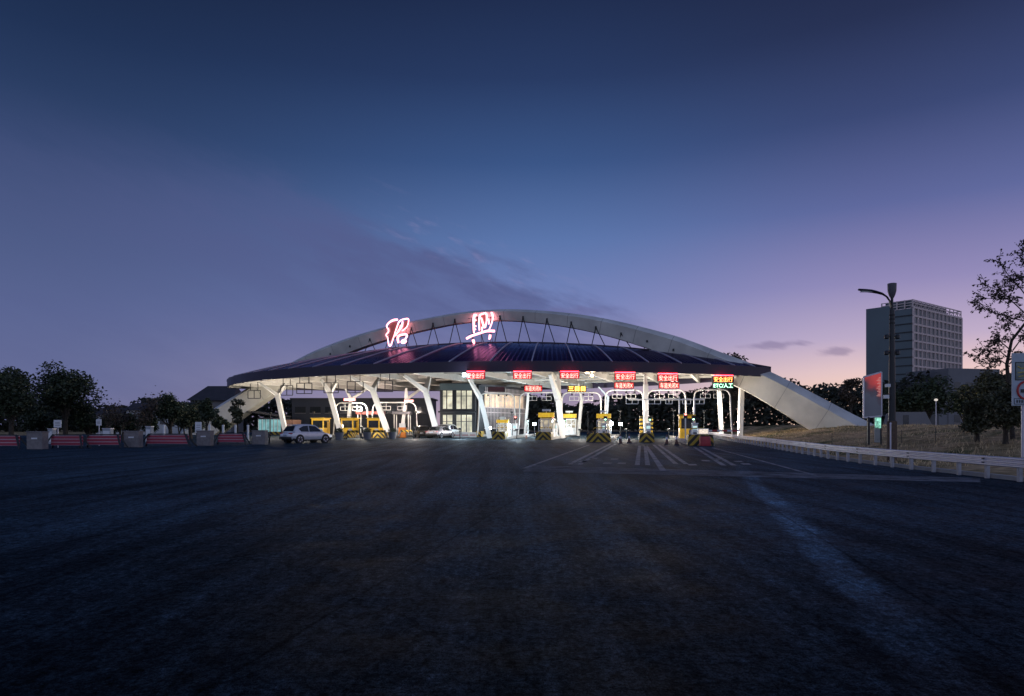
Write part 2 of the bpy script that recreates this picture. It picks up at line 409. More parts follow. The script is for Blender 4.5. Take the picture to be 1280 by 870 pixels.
def asphalt_material():
    m = bpy.data.materials.new('asphalt'); m.use_nodes = True
    nt = m.node_tree; nd = nt.nodes; b = nd['Principled BSDF']; Lk = nt.links
    g = nd.new('ShaderNodeNewGeometry'); sp = nd.new('ShaderNodeSeparateXYZ'); Lk.new(g.outputs['Position'], sp.inputs[0])
    def mm(op,a,bv=None,cl=False):
        n = nd.new('ShaderNodeMath'); n.operation = op; n.use_clamp = cl
        for i,v in enumerate((a,bv)):
            if v is None: continue
            if isinstance(v,(int,float)): n.inputs[i].default_value = v
            else: Lk.new(v,n.inputs[i])
        return n.outputs[0]
    def noise(s,d=8,r=.55,vec=None):
        n = nd.new('ShaderNodeTexNoise'); n.inputs['Scale'].default_value=s; n.inputs['Detail'].default_value=d; n.inputs['Roughness'].default_value=r
        Lk.new(vec or g.outputs['Position'], n.inputs['Vector']); return n.outputs[0]
    def mr(v,a,bb,c,d):
        n = nd.new('ShaderNodeMapRange'); n.interpolation_type='SMOOTHSTEP'
        for i,x in enumerate((a,bb,c,d)): n.inputs[i+1].default_value=x
        Lk.new(v,n.inputs[0]); return n.outputs[0]
    big = noise(.09,6); mid = noise(.9,8,.65); grain = noise(95,4,.7); grit = noise(28,5,.7)
    st = nd.new('ShaderNodeMapping'); st.inputs['Scale'].default_value=(1.6,.12,1); st.inputs['Rotation'].default_value=(0,0,R(10))
    Lk.new(g.outputs['Position'], st.inputs['Vector'])
    streak = noise(1.0,6,.6,st.outputs[0])
    v = mm('MULTIPLY', mr(big,.3,.7,.65,1.35), mr(mid,.3,.7,.72,1.28))
    v = mm('MULTIPLY', v, mr(streak,.32,.68,.6,1.45))
    v = mm('MULTIPLY', v, mr(grit,.3,.72,.35,1.9))
    v = mm('MULTIPLY', v, mr(noise(9,7,.78),.36,.64,.5,1.6))
    v = mm('MULTIPLY', v, mr(grain,.38,.66,.45,2.0))
    # pale worn track running from the camera side towards the lanes
    wob = mm('MULTIPLY', mm('SUBTRACT', noise(.5,5), .5), .5)
    cx = mm('ADD', mm('ADD', mm('MULTIPLY', sp.outputs['Y'], .2754), 1.55), wob)
    dd = mm('ABSOLUTE', mm('SUBTRACT', sp.outputs['X'], cx))
    tr = mm('MULTIPLY', mr(dd,.12,.34,1,0), mr(sp.outputs['Y'],20,30,1,0))
    tr = mm('MULTIPLY', tr, mr(mid,.3,.6,.45,1))
    v = mm('MULTIPLY', v, mm('ADD', 1, mm('MULTIPLY', tr, 1.7)))
    sq = nd.new('ShaderNodeMapping'); sq.inputs['Scale'].default_value=(3.2,1.1,1); Lk.new(g.outputs['Position'], sq.inputs['Vector'])
    v = mm('MULTIPLY', v, mr(noise(3.2,7,.75,sq.outputs[0]),.36,.66,.62,1.5))
    # paving joints along the lanes
    ju = mm('FRACT', mm('MULTIPLY', mm('ADD', mm('SUBTRACT', sp.outputs['X'], mm('MULTIPLY', sp.outputs['Y'], .183)), mm('MULTIPLY', mm('SUBTRACT', mid, .5), .12)), .19))
    v = mm('MULTIPLY', v, mr(mm('ABSOLUTE', mm('SUBTRACT', ju, .5)),0,.007,.5,1))
    # dark oil stains
    v = mm('MULTIPLY', v, mr(noise(.33,7,.6),.60,.70,1,.62))
    # cracks
    vo = nd.new('ShaderNodeTexVoronoi'); vo.feature='DISTANCE_TO_EDGE'; vo.inputs['Scale'].default_value=.16
    wv = nd.new('ShaderNodeVectorMath'); wv.operation='ADD'; nn = nd.new('ShaderNodeTexNoise'); nn.inputs['Scale'].default_value=1.2; nn.inputs['Detail'].default_value=8
    Lk.new(g.outputs['Position'], nn.inputs['Vector']); Lk.new(g.outputs['Position'], wv.inputs[0]); Lk.new(nn.outputs[1], wv.inputs[1])
    Lk.new(wv.outputs[0], vo.inputs['Vector'])
    v = mm('MULTIPLY', v, mr(vo.outputs['Distance'],0,.006,.6,1))
    v = mm('MULTIPLY', v, mr(mm('ADD', sp.outputs['Y'], mm('MULTIPLY', mm('SUBTRACT', big, .5), 8)),2,17,.42,1))  # shading towards the camera painted into the asphalt colour
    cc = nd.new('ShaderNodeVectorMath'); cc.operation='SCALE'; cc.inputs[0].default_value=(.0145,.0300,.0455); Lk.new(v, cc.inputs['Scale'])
    Lk.new(cc.outputs[0], b.inputs['Base Color'])
    Lk.new(mr(mid,.3,.7,.62,.85), b.inputs['Roughness']); Lk.new(mm('MULTIPLY', v, .05, True), b.inputs['Specular IOR Level']); b.inputs['Specular Tint'].default_value=(.5,.82,1,1)
    bp = nd.new('ShaderNodeBump'); bp.inputs['Strength'].default_value=.3; bp.inputs['Distance'].default_value=.012
    Lk.new(mm('ADD', grain, mm('MULTIPLY', grit, 1.5)), bp.inputs['Height']); Lk.new(bp.outputs[0], b.inputs['Normal'])
    return m
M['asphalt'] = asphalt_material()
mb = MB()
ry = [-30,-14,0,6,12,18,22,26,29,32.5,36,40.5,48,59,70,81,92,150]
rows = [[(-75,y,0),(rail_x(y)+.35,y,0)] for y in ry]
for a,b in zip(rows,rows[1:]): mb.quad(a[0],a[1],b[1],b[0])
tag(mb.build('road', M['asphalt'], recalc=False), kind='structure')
# kerb under the guardrail
mb = MB()
for (x0,y0),(x1,y1) in zip(RAIL,RAIL[1:]): mb.bar((x0+.38,y0,.03),(x1+.38,y1,.03),.22,.18)
tag(mb.build('kerb', M['kerb']), kind='structure')

# ------------------------------------------------------------------ road paint
def paint_material():
    m = mat('worn_road_paint', (.20,.21,.23), .75, var=0)
    nt = m.node_tree; nd = nt.nodes; b = nd['Principled BSDF']
    g = nd.new('ShaderNodeNewGeometry'); nz = nd.new('ShaderNodeTexNoise'); nz.inputs['Scale'].default_value=1.3; nz.inputs['Detail'].default_value=8; nz.inputs['Roughness'].default_value=.7
    nt.links.new(g.outputs['Position'], nz.inputs['Vector'])
    r = nd.new('ShaderNodeValToRGB'); r.color_ramp.elements[0].position=.38; r.color_ramp.elements[0].color=(.03,.036,.045,1)
    r.color_ramp.elements[1].position=.66; r.color_ramp.elements[1].color=(.30,.33,.38,1)
    nt.links.new(nz.outputs[0], r.inputs[0]); nt.links.new(r.outputs[0], b.inputs['Base Color'])
    return m
M['paint'] = paint_material()
mk = MB()
def stripe(a, b, w, z=.004, dash=None):
    a, b = Vector((*a,z)), Vector((*b,z)); d = (b-a); Ln = d.length; d.normalize()
    nrm = Vector((-d.y,d.x,0))*w/2
    if not dash: mk.quad(a-nrm,b-nrm,b+nrm,a+nrm); return
    s = 0
    while s < Ln:
        e = min(Ln,s+dash[0]); p,q = a+d*s, a+d*e
        mk.quad(p-nrm,q-nrm,q+nrm,p+nrm); s += dash[0]+dash[1]
stripe(gnd(655,585.5), gnd(737,556), .16)
for o in (0,.42):
    a = gnd(717.5,577.5); b = gnd(763,555); stripe((a[0]+o,a[1]),(b[0]+o,b[1]),.2)
    c = gnd(712,580.5); stripe((c[0]+o,c[1]),(a[0]+o,a[1]),.2,dash=(.7,.6))
    a = gnd(796.5,581.5); b = gnd(799.5,557); stripe((a[0]+o,a[1]),(b[0]+o,b[1]),.2)
    a = gnd(845,580); b = gnd(817,556); stripe((a[0]+o,a[1]),(b[0]+o,b[1]),.2)
    a = gnd(905,582); b = gnd(868,559); stripe((a[0]+o,a[1]),(b[0]+o,b[1]),.2)
stripe(gnd(829,588.5), gnd(807.5,557), .22)
stripe(gnd(1022,595), gnd(890,559.5), .15)
for p in ((757,579),(766,574),(775,579),(726,577),(863,581),(880,576),(740,573),(893,574),(921,577),(930,580)):
    x,y = gnd(*p); stripe((x-.02,y-.5),(x+.18,y+.5),.34)
tag(mk.build('lane_marking', M['paint'], recalc=False), kind='structure')
mk = MB()
for i in range(6):                                   # transverse rumble strips
    A = gnd(664-2*i,582.2+1.35*i); B = gnd(1225,598.3+.9*i)
    stripe((A[0],A[1]),(B[0],B[1]),.22,z=.008)
tag(mk.build('rumble_strip_marking', M['paint'], recalc=False), kind='structure')

# ------------------------------------------------------------------ toll canopy
A0, B0 = Vector((-46,110)), Vector((32,84)); AX = (B0-A0).normalized(); NF = Vector((AX.y,-AX.x))      # NF points to the camera
if NF.y > 0: NF = -NF
LEN = (B0-A0).length; MID = (A0+B0)/2; SAG = 20.3
RAD = (LEN*LEN/4+SAG*SAG)/(2*SAG); CEN = MID-NF*(RAD-SAG); HALF = math.asin(LEN/2/RAD)
NS = 44
ZB, ZT = 7.5, 8.62
def ridge_z(t): return ZT+4.55*(1-((t-LEN/2)/(LEN/2))**2)
def edge(i, side=1):
    a = -HALF+2*HALF*i/NS
    p = CEN+RAD*(NF*math.cos(a)+AX*math.sin(a))
    if side < 0:
        d = (p-A0).dot(NF); p = p-2*d*NF
    return p
def axis(t): return A0+AX*t
canopy = thing('toll_canopy', 'long leaf-shaped dark blue roof on pale branching columns over the toll lanes', 'toll canopy', (MID.x,MID.y,0))
CO = Vector((MID.x,MID.y,0))
def cl(p,z): return (p[0]-CO.x,p[1]-CO.y,z)
def roof_pt(i,v,side,lift=0):
    r_ = i/NS; e = edge(NS*(r_+.33*r_**3*(1-r_)),side); t = LEN*i/NS; r = axis(t); p = e.lerp(r,v)
    return cl(p, ZT+lift+(ridge_z(t)-ZT)*(1-(1-v)**1.25))
def roof_material():
    m = mat('roof_seam_metal', (.030,.026,.070), .2, metal=1.0, var=.15, scale=.3)
    m.node_tree.nodes['Principled BSDF'].inputs['Specular Tint'].default_value=(.27,.24,.46,1)
    nt = m.node_tree; nd = nt.nodes; b = nd['Principled BSDF']
    uv = nd.new('ShaderNodeUVMap'); sp = nd.new('ShaderNodeSeparateXYZ'); nt.links.new(uv.outputs[0], sp.inputs[0])
    fr = nd.new('ShaderNodeMath'); fr.operation='FRACT'; ml = nd.new('ShaderNodeMath'); ml.operation='MULTIPLY'; ml.inputs[1].default_value=4.0
    nt.links.new(sp.outputs[0], ml.inputs[0]); nt.links.new(ml.outputs[0], fr.inputs[0])
    pg = nd.new('ShaderNodeMath'); pg.operation='PINGPONG'; pg.inputs[1].default_value=.5; nt.links.new(fr.outputs[0], pg.inputs[0])
    mr = nd.new('ShaderNodeMapRange'); mr.inputs[1].default_value=0; mr.inputs[2].default_value=.16; mr.inputs[3].default_value=1; mr.inputs[4].default_value=0
    nt.links.new(pg.outputs[0], mr.inputs[0])
    bp = nd.new('ShaderNodeBump'); bp.inputs['Strength'].default_value=.9; bp.inputs['Distance'].default_value=.12
    nt.links.new(mr.outputs[0], bp.inputs['Height']); nt.links.new(bp.outputs[0], b.inputs['Normal'])
    return m
M['roof'] = roof_material()
mb = MB(); NV = 8; uvs = []
for side in (1,-1):
    for i in range(NS):
        for j in range(NV):
            q = [roof_pt(i,j/NV,side),roof_pt(i+1,j/NV,side),roof_pt(i+1,(j+1)/NV,side),roof_pt(i,(j+1)/NV,side)]
            u = [(i,j),(i+1,j),(i+1,j+1),(i,j+1)]
            if side < 0: q.reverse(); u.reverse()
            mb.quad(*q); uvs += u
me = mb.mesh('roof', M['roof'], recalc=False)
uvl = me.uv_layers.new(name='UVMap')
uvl.data.foreach_set('uv', [c for u in uvs for c in u])
me.polygons.foreach_set('use_smooth',[True]*len(me.polygons))
link('roof', me, canopy)
M['rib'] = mat('roof_batten_metal', (.52,.48,.56), .45, metal=.3, var=.1)
for i in range(2,NS-1,2):
    for side in (1,-1):
        mb = MB()
        for j in range(NV): mb.bar(roof_pt(i,j/NV,side,.06),roof_pt(i,(j+1)/NV,side,.06),.13,.14)
        mb.build('roof_batten', M['rib'], canopy)
mb = MB()
for i in range(NS): mb.bar(roof_pt(i,1,1,.05),roof_pt(i+1,1,1,.05),.5,.22)
mb.build('ridge_cap', M['fascia'], canopy)
mb = MB()
for side in (1,-1):
    for i in range(NS):
        p,q = edge(i,side), edge(i+1,side)
        pi,qi = p+(MID-p).normalized()*.25, q+(MID-q).normalized()*.25
        mb.quad(cl(p,ZB),cl(q,ZB),cl(q,ZT+.06),cl(p,ZT+.06)); mb.quad(cl(p,ZB),cl(pi,ZB),cl(qi,ZB),cl(q,ZB)); mb.quad(cl(pi,ZB),cl(pi,ZT-.1),cl(qi,ZT-.1),cl(qi,ZB))
        mb.quad(cl(p,ZT+.06),cl(q,ZT+.06),cl(qi,ZT+.10),cl(pi,ZT+.10))
mb.build('fascia', M['fascia'], canopy)
# underside
mb = MB()
for i in range(NS):
    a,b,c,d = edge(i,1),edge(i+1,1),edge(i+1,-1),edge(i,-1)
    f = lambda p: p+(MID-p).normalized()*.27
    mb.quad(cl(f(a),8.3),cl(f(d),8.3),cl(f(c),8.3),cl(f(b),8.3))
mb.build('soffit', M['soffit'], canopy, recalc=False)
for i in range(2,NS-1,3):
    a,b = edge(i,1),edge(i,-1); d=(b-a).normalized(); a=a+d*.3; b=b-d*.3
    mb = MB(); mb.bar(cl(a,7.85),cl(b,7.85),.34,.8); mb.build('roof_beam', M['beam'], canopy)
for k in range(-3,4):
    off = SAG*k/3.5; pts = []
    for i in range(0,NS+1):
        t = LEN*i/NS; e = (edge(i,1)-A0).dot(NF)
        if e > abs(off)+.4: pts.append(axis((edge(i,1)-A0).dot(AX))+NF*off)
    mb = MB(); mb.bar(cl(pts[0],8.13),cl(pts[-1],8.13),.3,.3); mb.build('purlin', M['beam'], canopy)

# branching columns: base(px,Y), knee(px,py), tips
M['col_w'] = M['white']
def column(Y, bx, kx, ky, tips, w=.55, m='col_w', bend=None, ground=0):
    w *= .84; B = Vector((gx(bx,Y)-CO.x, Y-CO.y, ground)); Kn = Vector((gx(kx,Y)-CO.x, Y-CO.y, gz(ky,Y)))
    mb = MB()
    pts = [B]
    if bend: pts.append(Vector((gx(bend[0],Y)-CO.x,Y-CO.y,gz(bend[1],Y))))
    pts.append(Kn)
    for p,q in zip(pts,pts[1:]): mb.bar(p,q,w,w*.8)
    o = mb.build('column', M[m], canopy, bevel=.03)
    for (tx,ty,dy) in tips:
        T = Vector((gx(tx,Y)-CO.x, Y-CO.y+dy, 7.62))
        b = MB(); b.bar(Kn-(T-Kn).normalized()*.1,T,w*.88,w*.68,w2=w*.5); b.build('branch', M[m], o, bevel=.02)
    return o
column(97,358,347,494,[(327,478,-1),(352,473,1.5)],.85)
column(91,427,412,491,[(404,470,-1),(416,468,2)],.85)
column(86,487,466,488,[(441,467,-1.5),(471,466,1.5)],.95)
column(84,548,532,489,[(507,465,-1.5),(535,465,1.5)],.95)
column(82,612,600,497,[(584,470,-1)],.8,bend=(606,520))
column(82,703,698,500,[(687,467,-1.5),(699,466,1)],1.0)
column(80,808,807,480,[(806,468,0)],.75)
column(86,925,927,484,[(923,473,-1),(931,473,1)],.8)
column(90,902,899,489,[(899,480,0)],.7)
column(113,434,439,499,[(432,487,0),(457,489,1)],.85)
column(111,502,508,499,[(508,480,0),(526,489,1)],.85)
column(102,656,661,484,[(662,476,0)],.6)
column(99,723,727,500,[(723,472,0)],.65,bend=(725,520))
column(107,757,760,496,[(748,484,0)],.5)

# ------------------------------------------------------------------ arch with hangers
TP = [(-9,.6),(-2.6,4.3),(5.5,8.2),(10.1,10.4),(17.4,13.3),(27.1,15.8),(37.6,17.35),(43,17.75),(49.7,17.6),(59.8,16.15),(70.3,13.2),(76,10.9),(82,8.25),(91.7,2.7),(95.5,.6)]
def arch_top(t):
    xs_ = [p[0] for p in TP]; zs = [p[1] for p in TP]
    for k in range(len(TP)-1):
        if t <= xs_[k+1] or k == len(TP)-2:
            def m(j):
                if j <= 0: return (zs[1]-zs[0])/(xs_[1]-xs_[0])
                if j >= len(TP)-1: return (zs[-1]-zs[-2])/(xs_[-1]-xs_[-2])
                return (zs[j+1]-zs[j-1])/(xs_[j+1]-xs_[j-1])
            h = xs_[k+1]-xs_[k]; s = (t-xs_[k])/h
            return (2*s**3-3*s**2+1)*zs[k]+(s**3-2*s**2+s)*h*m(k)+(-2*s**3+3*s**2)*zs[k+1]+(s**3-s**2)*h*m(k+1)
AMID = axis(43)
arch = thing('steel_arch', 'huge pale steel arch leaping over the toll roof from one foot to the other', 'arch', (AMID.x,AMID.y,0))
def al(t, n_, z): p = axis(t)+NF*n_; return (p.x-AMID.x,p.y-AMID.y,z)
def arch_sec(t):
    z = arch_top(t); dz = (arch_top(t+.1)-arch_top(t-.1))/.2; ln = math.hypot(1,dz); Nx,Nz = -dz/ln,1/ln
    d = 1.55+2.9*(min(1,abs(t-43)/50))**1.6; w = .5+.32*d; c = .26*d
    return [al(t+Nx*v,n_,z+Nz*v) for n_,v in ((.12,0),(w,-c),(w*.55,-d),(-w*.55,-d),(-w,-c),(-.12,0))], d, w
mb = MB(); TS = [-8.6+i*(95-(-8.6))/110 for i in range(111)]
mb.loft([arch_sec(t)[0] for t in TS], closed=True)
mb.build('arch_rib', M['arch'], arch, smooth=True)
M['joint']=mat('arch_joint_paint',(.42,.40,.36),.6,var=.15)
for t0 in np.arange(-3,92,4.6):
    jb=MB(); R2=[]
    for tt_ in (t0-.035,t0+.035):
        sec=arch_sec(float(tt_))[0]; c=Vector((sum(p[0] for p in sec)/6,sum(p[1] for p in sec)/6,sum(p[2] for p in sec)/6))
        R2.append([tuple(c+(Vector(p)-c)*1.006) for p in sec])
    jb.loft(R2,closed=True,caps=False); jb.build('joint_band',M['joint'],arch)
for t0 in np.arange(12.5,79,3.45):
    t0 = float(t0); d = arch_sec(t0)[1]; dzs = (arch_top(t0+.1)-arch_top(t0-.1))/.2; ln = math.hypot(1,dzs)
    z0 = arch_top(t0)-.68*d/ln; tt = t0+dzs/ln*.68*d; w = arch_sec(t0)[2]*.74
    for k,dt in ((0,-1.0),(1,.75)):
        te = t0+dt; zr = ridge_z(te)+.1
        if z0-zr < .5: continue
        hb = MB(); hb.tube([al(tt,w+.02,z0),al(te,.15,zr)],.06,6)
        h = hb.build('hanger', M['dark'], arch)
    nb = MB(); nb.box(al(tt,w+.03,z0),(.2,.2,.28)); nb.build('hanger_bracket', M['dark'], arch)

# ------------------------------------------------------------------ glowing characters on the roof
S = .00745
G1 = [([(425,238),(360,238),(300,257),(240,292),(192,350),(215,390),(244,430),(235,475),(190,512),(186,540),(228,580),(224,640),(243,720),(268,760),(300,710),(325,630),(360,540),(385,450),(415,380),(450,285),(500,247),(580,232),(655,227),(655,290),(632,370),(590,422),(520,460)],
       [20,22,20,16,14,12,12,12,12,12,11,11,12,13,13,12,11,11,12,14,16,15,14,12,11,11,11]),
      ([(378,552),(440,470),(500,385),(535,305),(525,275)],[12,17,22,18,14]),
      ([(445,690),(428,620),(432,565),(480,540),(560,532),(618,530),(618,575),(585,625)],[20,22,24,20,18,20,18,14]),
      ([(505,690),(515,655),(575,640),(600,665),(560,695),(510,692)],[18,22,26,24,22,18])]
G2 = [([(215,680),(300,632),(430,597),(520,572),(620,547),(750,562)],[22,22,21,20,22,24]),
      ([(340,705),(352,740),(365,780)],[26,28,16]),([(668,625),(664,670),(648,712)],[24,26,14]),
      ([(372,235),(352,300),(356,400),(356,500),(360,580)],[24,24,24,22,14]),
      ([(360,240),(410,245)],[18,16]),([(360,345),(402,340)],[16,14]),([(360,450),(402,452)],[16,14]),([(360,520),(395,505)],[14,12]),
      ([(475,245),(456,330),(458,440),(465,532)],[18,18,16,16]),([(475,245),(540,222),(600,215),(604,320),(597,400),(570,490)],[16,16,17,15,14,16]),
      ([(500,300),(520,380),(545,450),(560,492)],[15,20,22,18]),([(515,470),(515,555)],[15,12]),
      ([(690,212),(722,280),(712,370),(682,450),(646,540)],[18,17,14,13,13]),([(622,330),(650,370),(640,430)],[15,15,13])]
def character(glyph, px0, py0, cx, cyb, Y, label):
    X = gx(px0+cx/15.82,Y); zb = gz(py0+cyb/15.82,Y)
    o = thing('illuminated_character', label, 'illuminated sign', (X,Y,0), math.atan2(NF.x,-NF.y), 'glowing characters on the roof ridge')
    p = lambda u,y: ((u[0]-cx)*S*1.05, y, zb+(cyb-u[1])*S)
    rz = 13.0
    for pts,rs in glyph:
        mb = MB(); P = [p(u,0) for u in pts]
        # round the path
        Q=[];RR=[]
        for k in range(len(P)-1):
            for s in (0,.5):
                Q.append(tuple(np.array(P[k])*(1-s)+np.array(P[k+1])*s)); RR.append((rs[k]*(1-s)+rs[k+1]*s)*S*.95)
        Q.append(P[-1]);RR.append(rs[-1]*S*.95)
        Q2=[Q[0]]+[tuple((np.array(Q[k-1])+2*np.array(Q[k])+np.array(Q[k+1]))/4) for k in range(1,len(Q)-1)]+[Q[-1]]
        mb.tube(Q2,RR,8); mb.build('glowing_stroke', M['neon'], o, smooth=True)
    xs_=[u[0] for pts,_ in glyph for u in pts]; ys_=[u[1] for pts,_ in glyph for u in pts]
    fr = MB(); x0,x1=(min(xs_)-cx)*S,(max(xs_)-cx)*S; z1=zb+(cyb-min(ys_))*S
    for x in (x0*.7,(x0+x1)/2,x1*.7): fr.bar((x,.35,zb-.9),(x,.35,z1-.3),.06)
    for z in (zb-.1,zb+1.4,z1-.6): fr.bar((x0,.35,z),(x1,.35,z),.05)
    for x in (x0*.7,x1*.7): fr.bar((x,.35,zb+1.8),(x,1.6,zb-.6),.05)
    fr.build('support_frame', M['dark'], o)
    return o,p
o1,p1 = character(G1,470,385,425,760,98.6,'glowing pink-white looping character standing on the roof ridge nearer the low end')
# red glow panel filling the open loop of the first character
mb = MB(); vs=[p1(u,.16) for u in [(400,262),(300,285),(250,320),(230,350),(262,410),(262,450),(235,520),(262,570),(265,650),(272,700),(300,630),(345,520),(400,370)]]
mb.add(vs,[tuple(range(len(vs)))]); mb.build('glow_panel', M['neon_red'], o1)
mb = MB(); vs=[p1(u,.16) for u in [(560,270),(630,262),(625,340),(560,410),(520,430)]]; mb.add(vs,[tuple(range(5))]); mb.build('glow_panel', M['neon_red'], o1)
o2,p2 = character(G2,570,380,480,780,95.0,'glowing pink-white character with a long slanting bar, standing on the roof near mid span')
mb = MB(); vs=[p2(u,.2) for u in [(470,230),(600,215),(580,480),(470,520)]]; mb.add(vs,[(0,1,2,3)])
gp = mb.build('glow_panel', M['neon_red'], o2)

# ------------------------------------------------------------------ LED signs
def led_sign(label, pxc, pyc, wpx, hpx, Y, text, face, tmat, fit=.86, depth=.35, hang=0.5, name='led_sign', group=None, top_strip=None, tsize=.85):
    w,h = wpx*Y/K, hpx*Y/K; X,Z = gx(pxc,Y), gz(pyc,Y)
    o = thing(name, label, 'LED sign', (X,Y,Z-h/2), 0, group)
    mb = MB(); mb.box((0,depth/2,h/2),(w,depth,h)); mb.build('housing', M['dark'], o, bevel=.02)
    mb = MB(); mb.quad((-w/2+.04,-.012,.04),(w/2-.04,-.012,.04),(w/2-.04,-.012,h-.04),(-w/2+.04,-.012,h-.04)); mb.build('face', M[face], o)
    if text:
        me = text_mesh(text, h*tsize, .008, M[tmat], w*fit); t = link('lettering', me, o); t.location=(0,-.03,h/2)
    mb = MB()
    for s in (-1,1): mb.bar((s*w*.35,depth/2,h-.005),(s*w*.35,depth/2,h+hang),.06)
    mb.build('hanger', M['dark'], o)
    if top_strip:
        mb = MB(); mb.box((0,.05,h+.10),(w*.92,.06,.06)); mb.build('light_strip', M[top_strip], o)
    return o
def edge_y(px):
    best=75
    for k in range(400):
        p=edge(NS*k/399,1)
        if abs(640+K*p.x/p.y-px)<1.2: best=p.y
    return best-.55
gU = 'lane message signs hanging under the roof edge'
led_sign('red sign with glowing safety message beside the bluish lamp panel',594.5,469.6,24,8.5,edge_y(594.5),'安全出行','led_red_face','led_red_hot',group=gU,top_strip='led_strip')
led_sign('red sign with glowing safety message above the lower crossed sign by the lattice building',653,469.6,24,8.5,edge_y(653),'安全出行','led_red_face','led_red_hot',group=gU,top_strip='led_strip')
led_sign('red sign with glowing safety message above the amber sign',712,469.4,25,8,edge_y(712),'安全出行','led_red_face','led_red_hot',group=gU,top_strip='led_strip')
led_sign('red safety message sign just before the slim pale column, beside the starry lamp',781.5,470.8,27,8.6,edge_y(781.5),'安全出行','led_red_face','led_red',group=gU,top_strip='led_strip')
led_sign('red safety message sign just past the slim pale column',835,472.4,26.5,8.6,edge_y(835),'安全出行','led_red_face','led_red',group=gU,top_strip='led_strip')
led_sign('orange-red safety message sign above the green lane sign',904,474.2,27,8,edge_y(904),'安全出行','led_off','led_orange',group=gU,top_strip='led_strip')
gL = 'lane status signs on the lane arches'
led_sign('dark unlit maroon lane sign by the lattice building',620.5,486.6,21,6.6,90,None,'led_off','led_red',group=gL,hang=.02)
led_sign('small red closed-lane sign with a cross, under the middle of the roof',666.5,485.6,23,8,90,'车道关闭X','led_red_face','led_red',group=gL,hang=.3)
led_sign('amber lane sign with three bright blocks',721,486,24,8,90,'三目目','led_amber_face','led_amber',group=gL,hang=.3)
led_sign('red closed-lane sign with a cross, below the safety sign before the slim column',780,481.8,25,8,88,'车道关闭X','led_red_face','led_red',group=gL,hang=.3)
led_sign('red closed-lane sign with a cross, below the safety sign past the slim column',836.5,481.8,26,8,88,'车道关闭X','led_red_face','led_red',group=gL,hang=.3)
led_sign('green lane sign reading ETC and two characters, below the orange-red sign',904,481.8,26,7.6,84,'ETC/人工','led_green_face','led_green',group=gL,hang=.2,fit=.92)
led_sign('thin red light bar on the lane arch by the yellow booths',437,499.5,15,3.6,93,None,'led_red_hot','led_red',group=gL,hang=.02)
led_sign('thin red light bar past the leaning column near the glass office',511,501,12,3.2,95,None,'led_red_hot','led_red',group=gL,hang=.02)

# ------------------------------------------------------------------ lamps
def flood(label, loc, mt_, energy, col, size=(.5,.2,.35), target=None, radius=.25, group='flood lamps around the toll lanes', pole=None, spot=None):
    o = thing('floodlight', label, 'flood lamp', loc, 0, group)
    mb = MB(); mb.box((0,.12,0),size); mb.build('housing', M['dark'], o, bevel=.02)
    mb = MB(); mb.box((0,.12-size[1]/2-.012,0),(size[0]*.86,.02,size[2]*.82)); mb.build('lens', M[mt_], o)
    mb = MB()
    if pole: mb.tube([(0,.15,-size[2]/2+.01),(0,.15,-pole)],.04,8)
    else: mb.bar((0,.15,size[2]/2-.01),(0,.15,size[2]/2+.35),.05)
    mb.build('bracket', M['dark'], o)
    if energy:
        l = bpy.data.lights.new('lamp_light','POINT'); l.energy=energy; l.color=col; l.shadow_soft_size=radius
        lo = bpy.data.objects.new('lamp_light', l); COL.objects.link(lo); lo.parent=o; lo.location=(0,-.45,0)
    return o
warm=(1,.89,.74); cool=(.70,.88,1); pk=(1,.80,.70); white_=(1,.92,.82)
def pt(px,Y,z): return (gx(px,Y),Y,z)
E=1.0
flood('starry warm flood lamp under the roof edge before the slim column',pt(740,77,7.2),'lamp_warm',450*E,(1,.72,.4),(.32,.2,.3))
LEDP = thing('lamp_panel','wide bluish-white lamp panel under the roof edge beside the first red sign','lamp',pt(584.5,75.4,gz(472,75.4)))
mb=MB(); mb.box((0,.15,.3),(1.25,.25,.5)); mb.build('housing',M['dark'],LEDP,bevel=.02)
mb=MB(); mb.box((0,.012,.3),(1.15,.02,.4)); mb.build('lens',emit('panel_lens',(.72,.9,1),14),LEDP)
mb=MB(); mb.bar((0,.15,.54),(0,.15,.95),.06); mb.build('bracket',M['dark'],LEDP)
l=bpy.data.lights.new('lamp_light','POINT'); l.energy=500*E; l.color=(.6,.85,1); l.shadow_soft_size=.3
lo=bpy.data.objects.new('lamp_light',l); COL.objects.link(lo); lo.parent=LEDP; lo.location=(0,-.4,.2)
UP = [(338,98,3.3,warm,'beside the low end of the roof'),(392,94,3.4,warm,'behind the first yellow booth'),(452,93,3.4,warm,'between the second and third yellow booths'),(520,92,3.4,pk,'behind the dark parked car'),
      (412,106,3.6,warm,'far back behind the yellow booths'),(486,106,3.6,pk,'far back behind the big leaning column'),
      (640,95,3.4,cool,'before the lattice building'),(695,92,3.4,warm,'beside the thick brownish column'),(775,88,3.4,warm,'on the lane below the crossed sign'),(842,84,3.4,warm,'by the camera gantry post'),(880,88,3.4,warm,'near the pale end columns'),
      (735,104,3.6,cool,'far back on the lane below the amber sign')]
UP = [u+(1700,) for u in UP]+[(380,87,1.3,warm,'between the first two leaning columns',900),(452,82.5,1.3,warm,'before the big leaning column',1000),(517,79.5,1.3,white_,'before the dark car',1000),(575,79,1.2,cool,'on the lane before the glass office',1100),(646,77.5,1.1,cool,'on the lane by the first caged booth',1100),(725,77.5,1.1,white_,'on the lane under the amber sign',1100),(783,77,1.1,warm,'on the lane before the slim column',900),(836,79,1.1,warm,'on the lane past the slim column',900),(915,86,1.2,white_,'between the two end columns',900)]
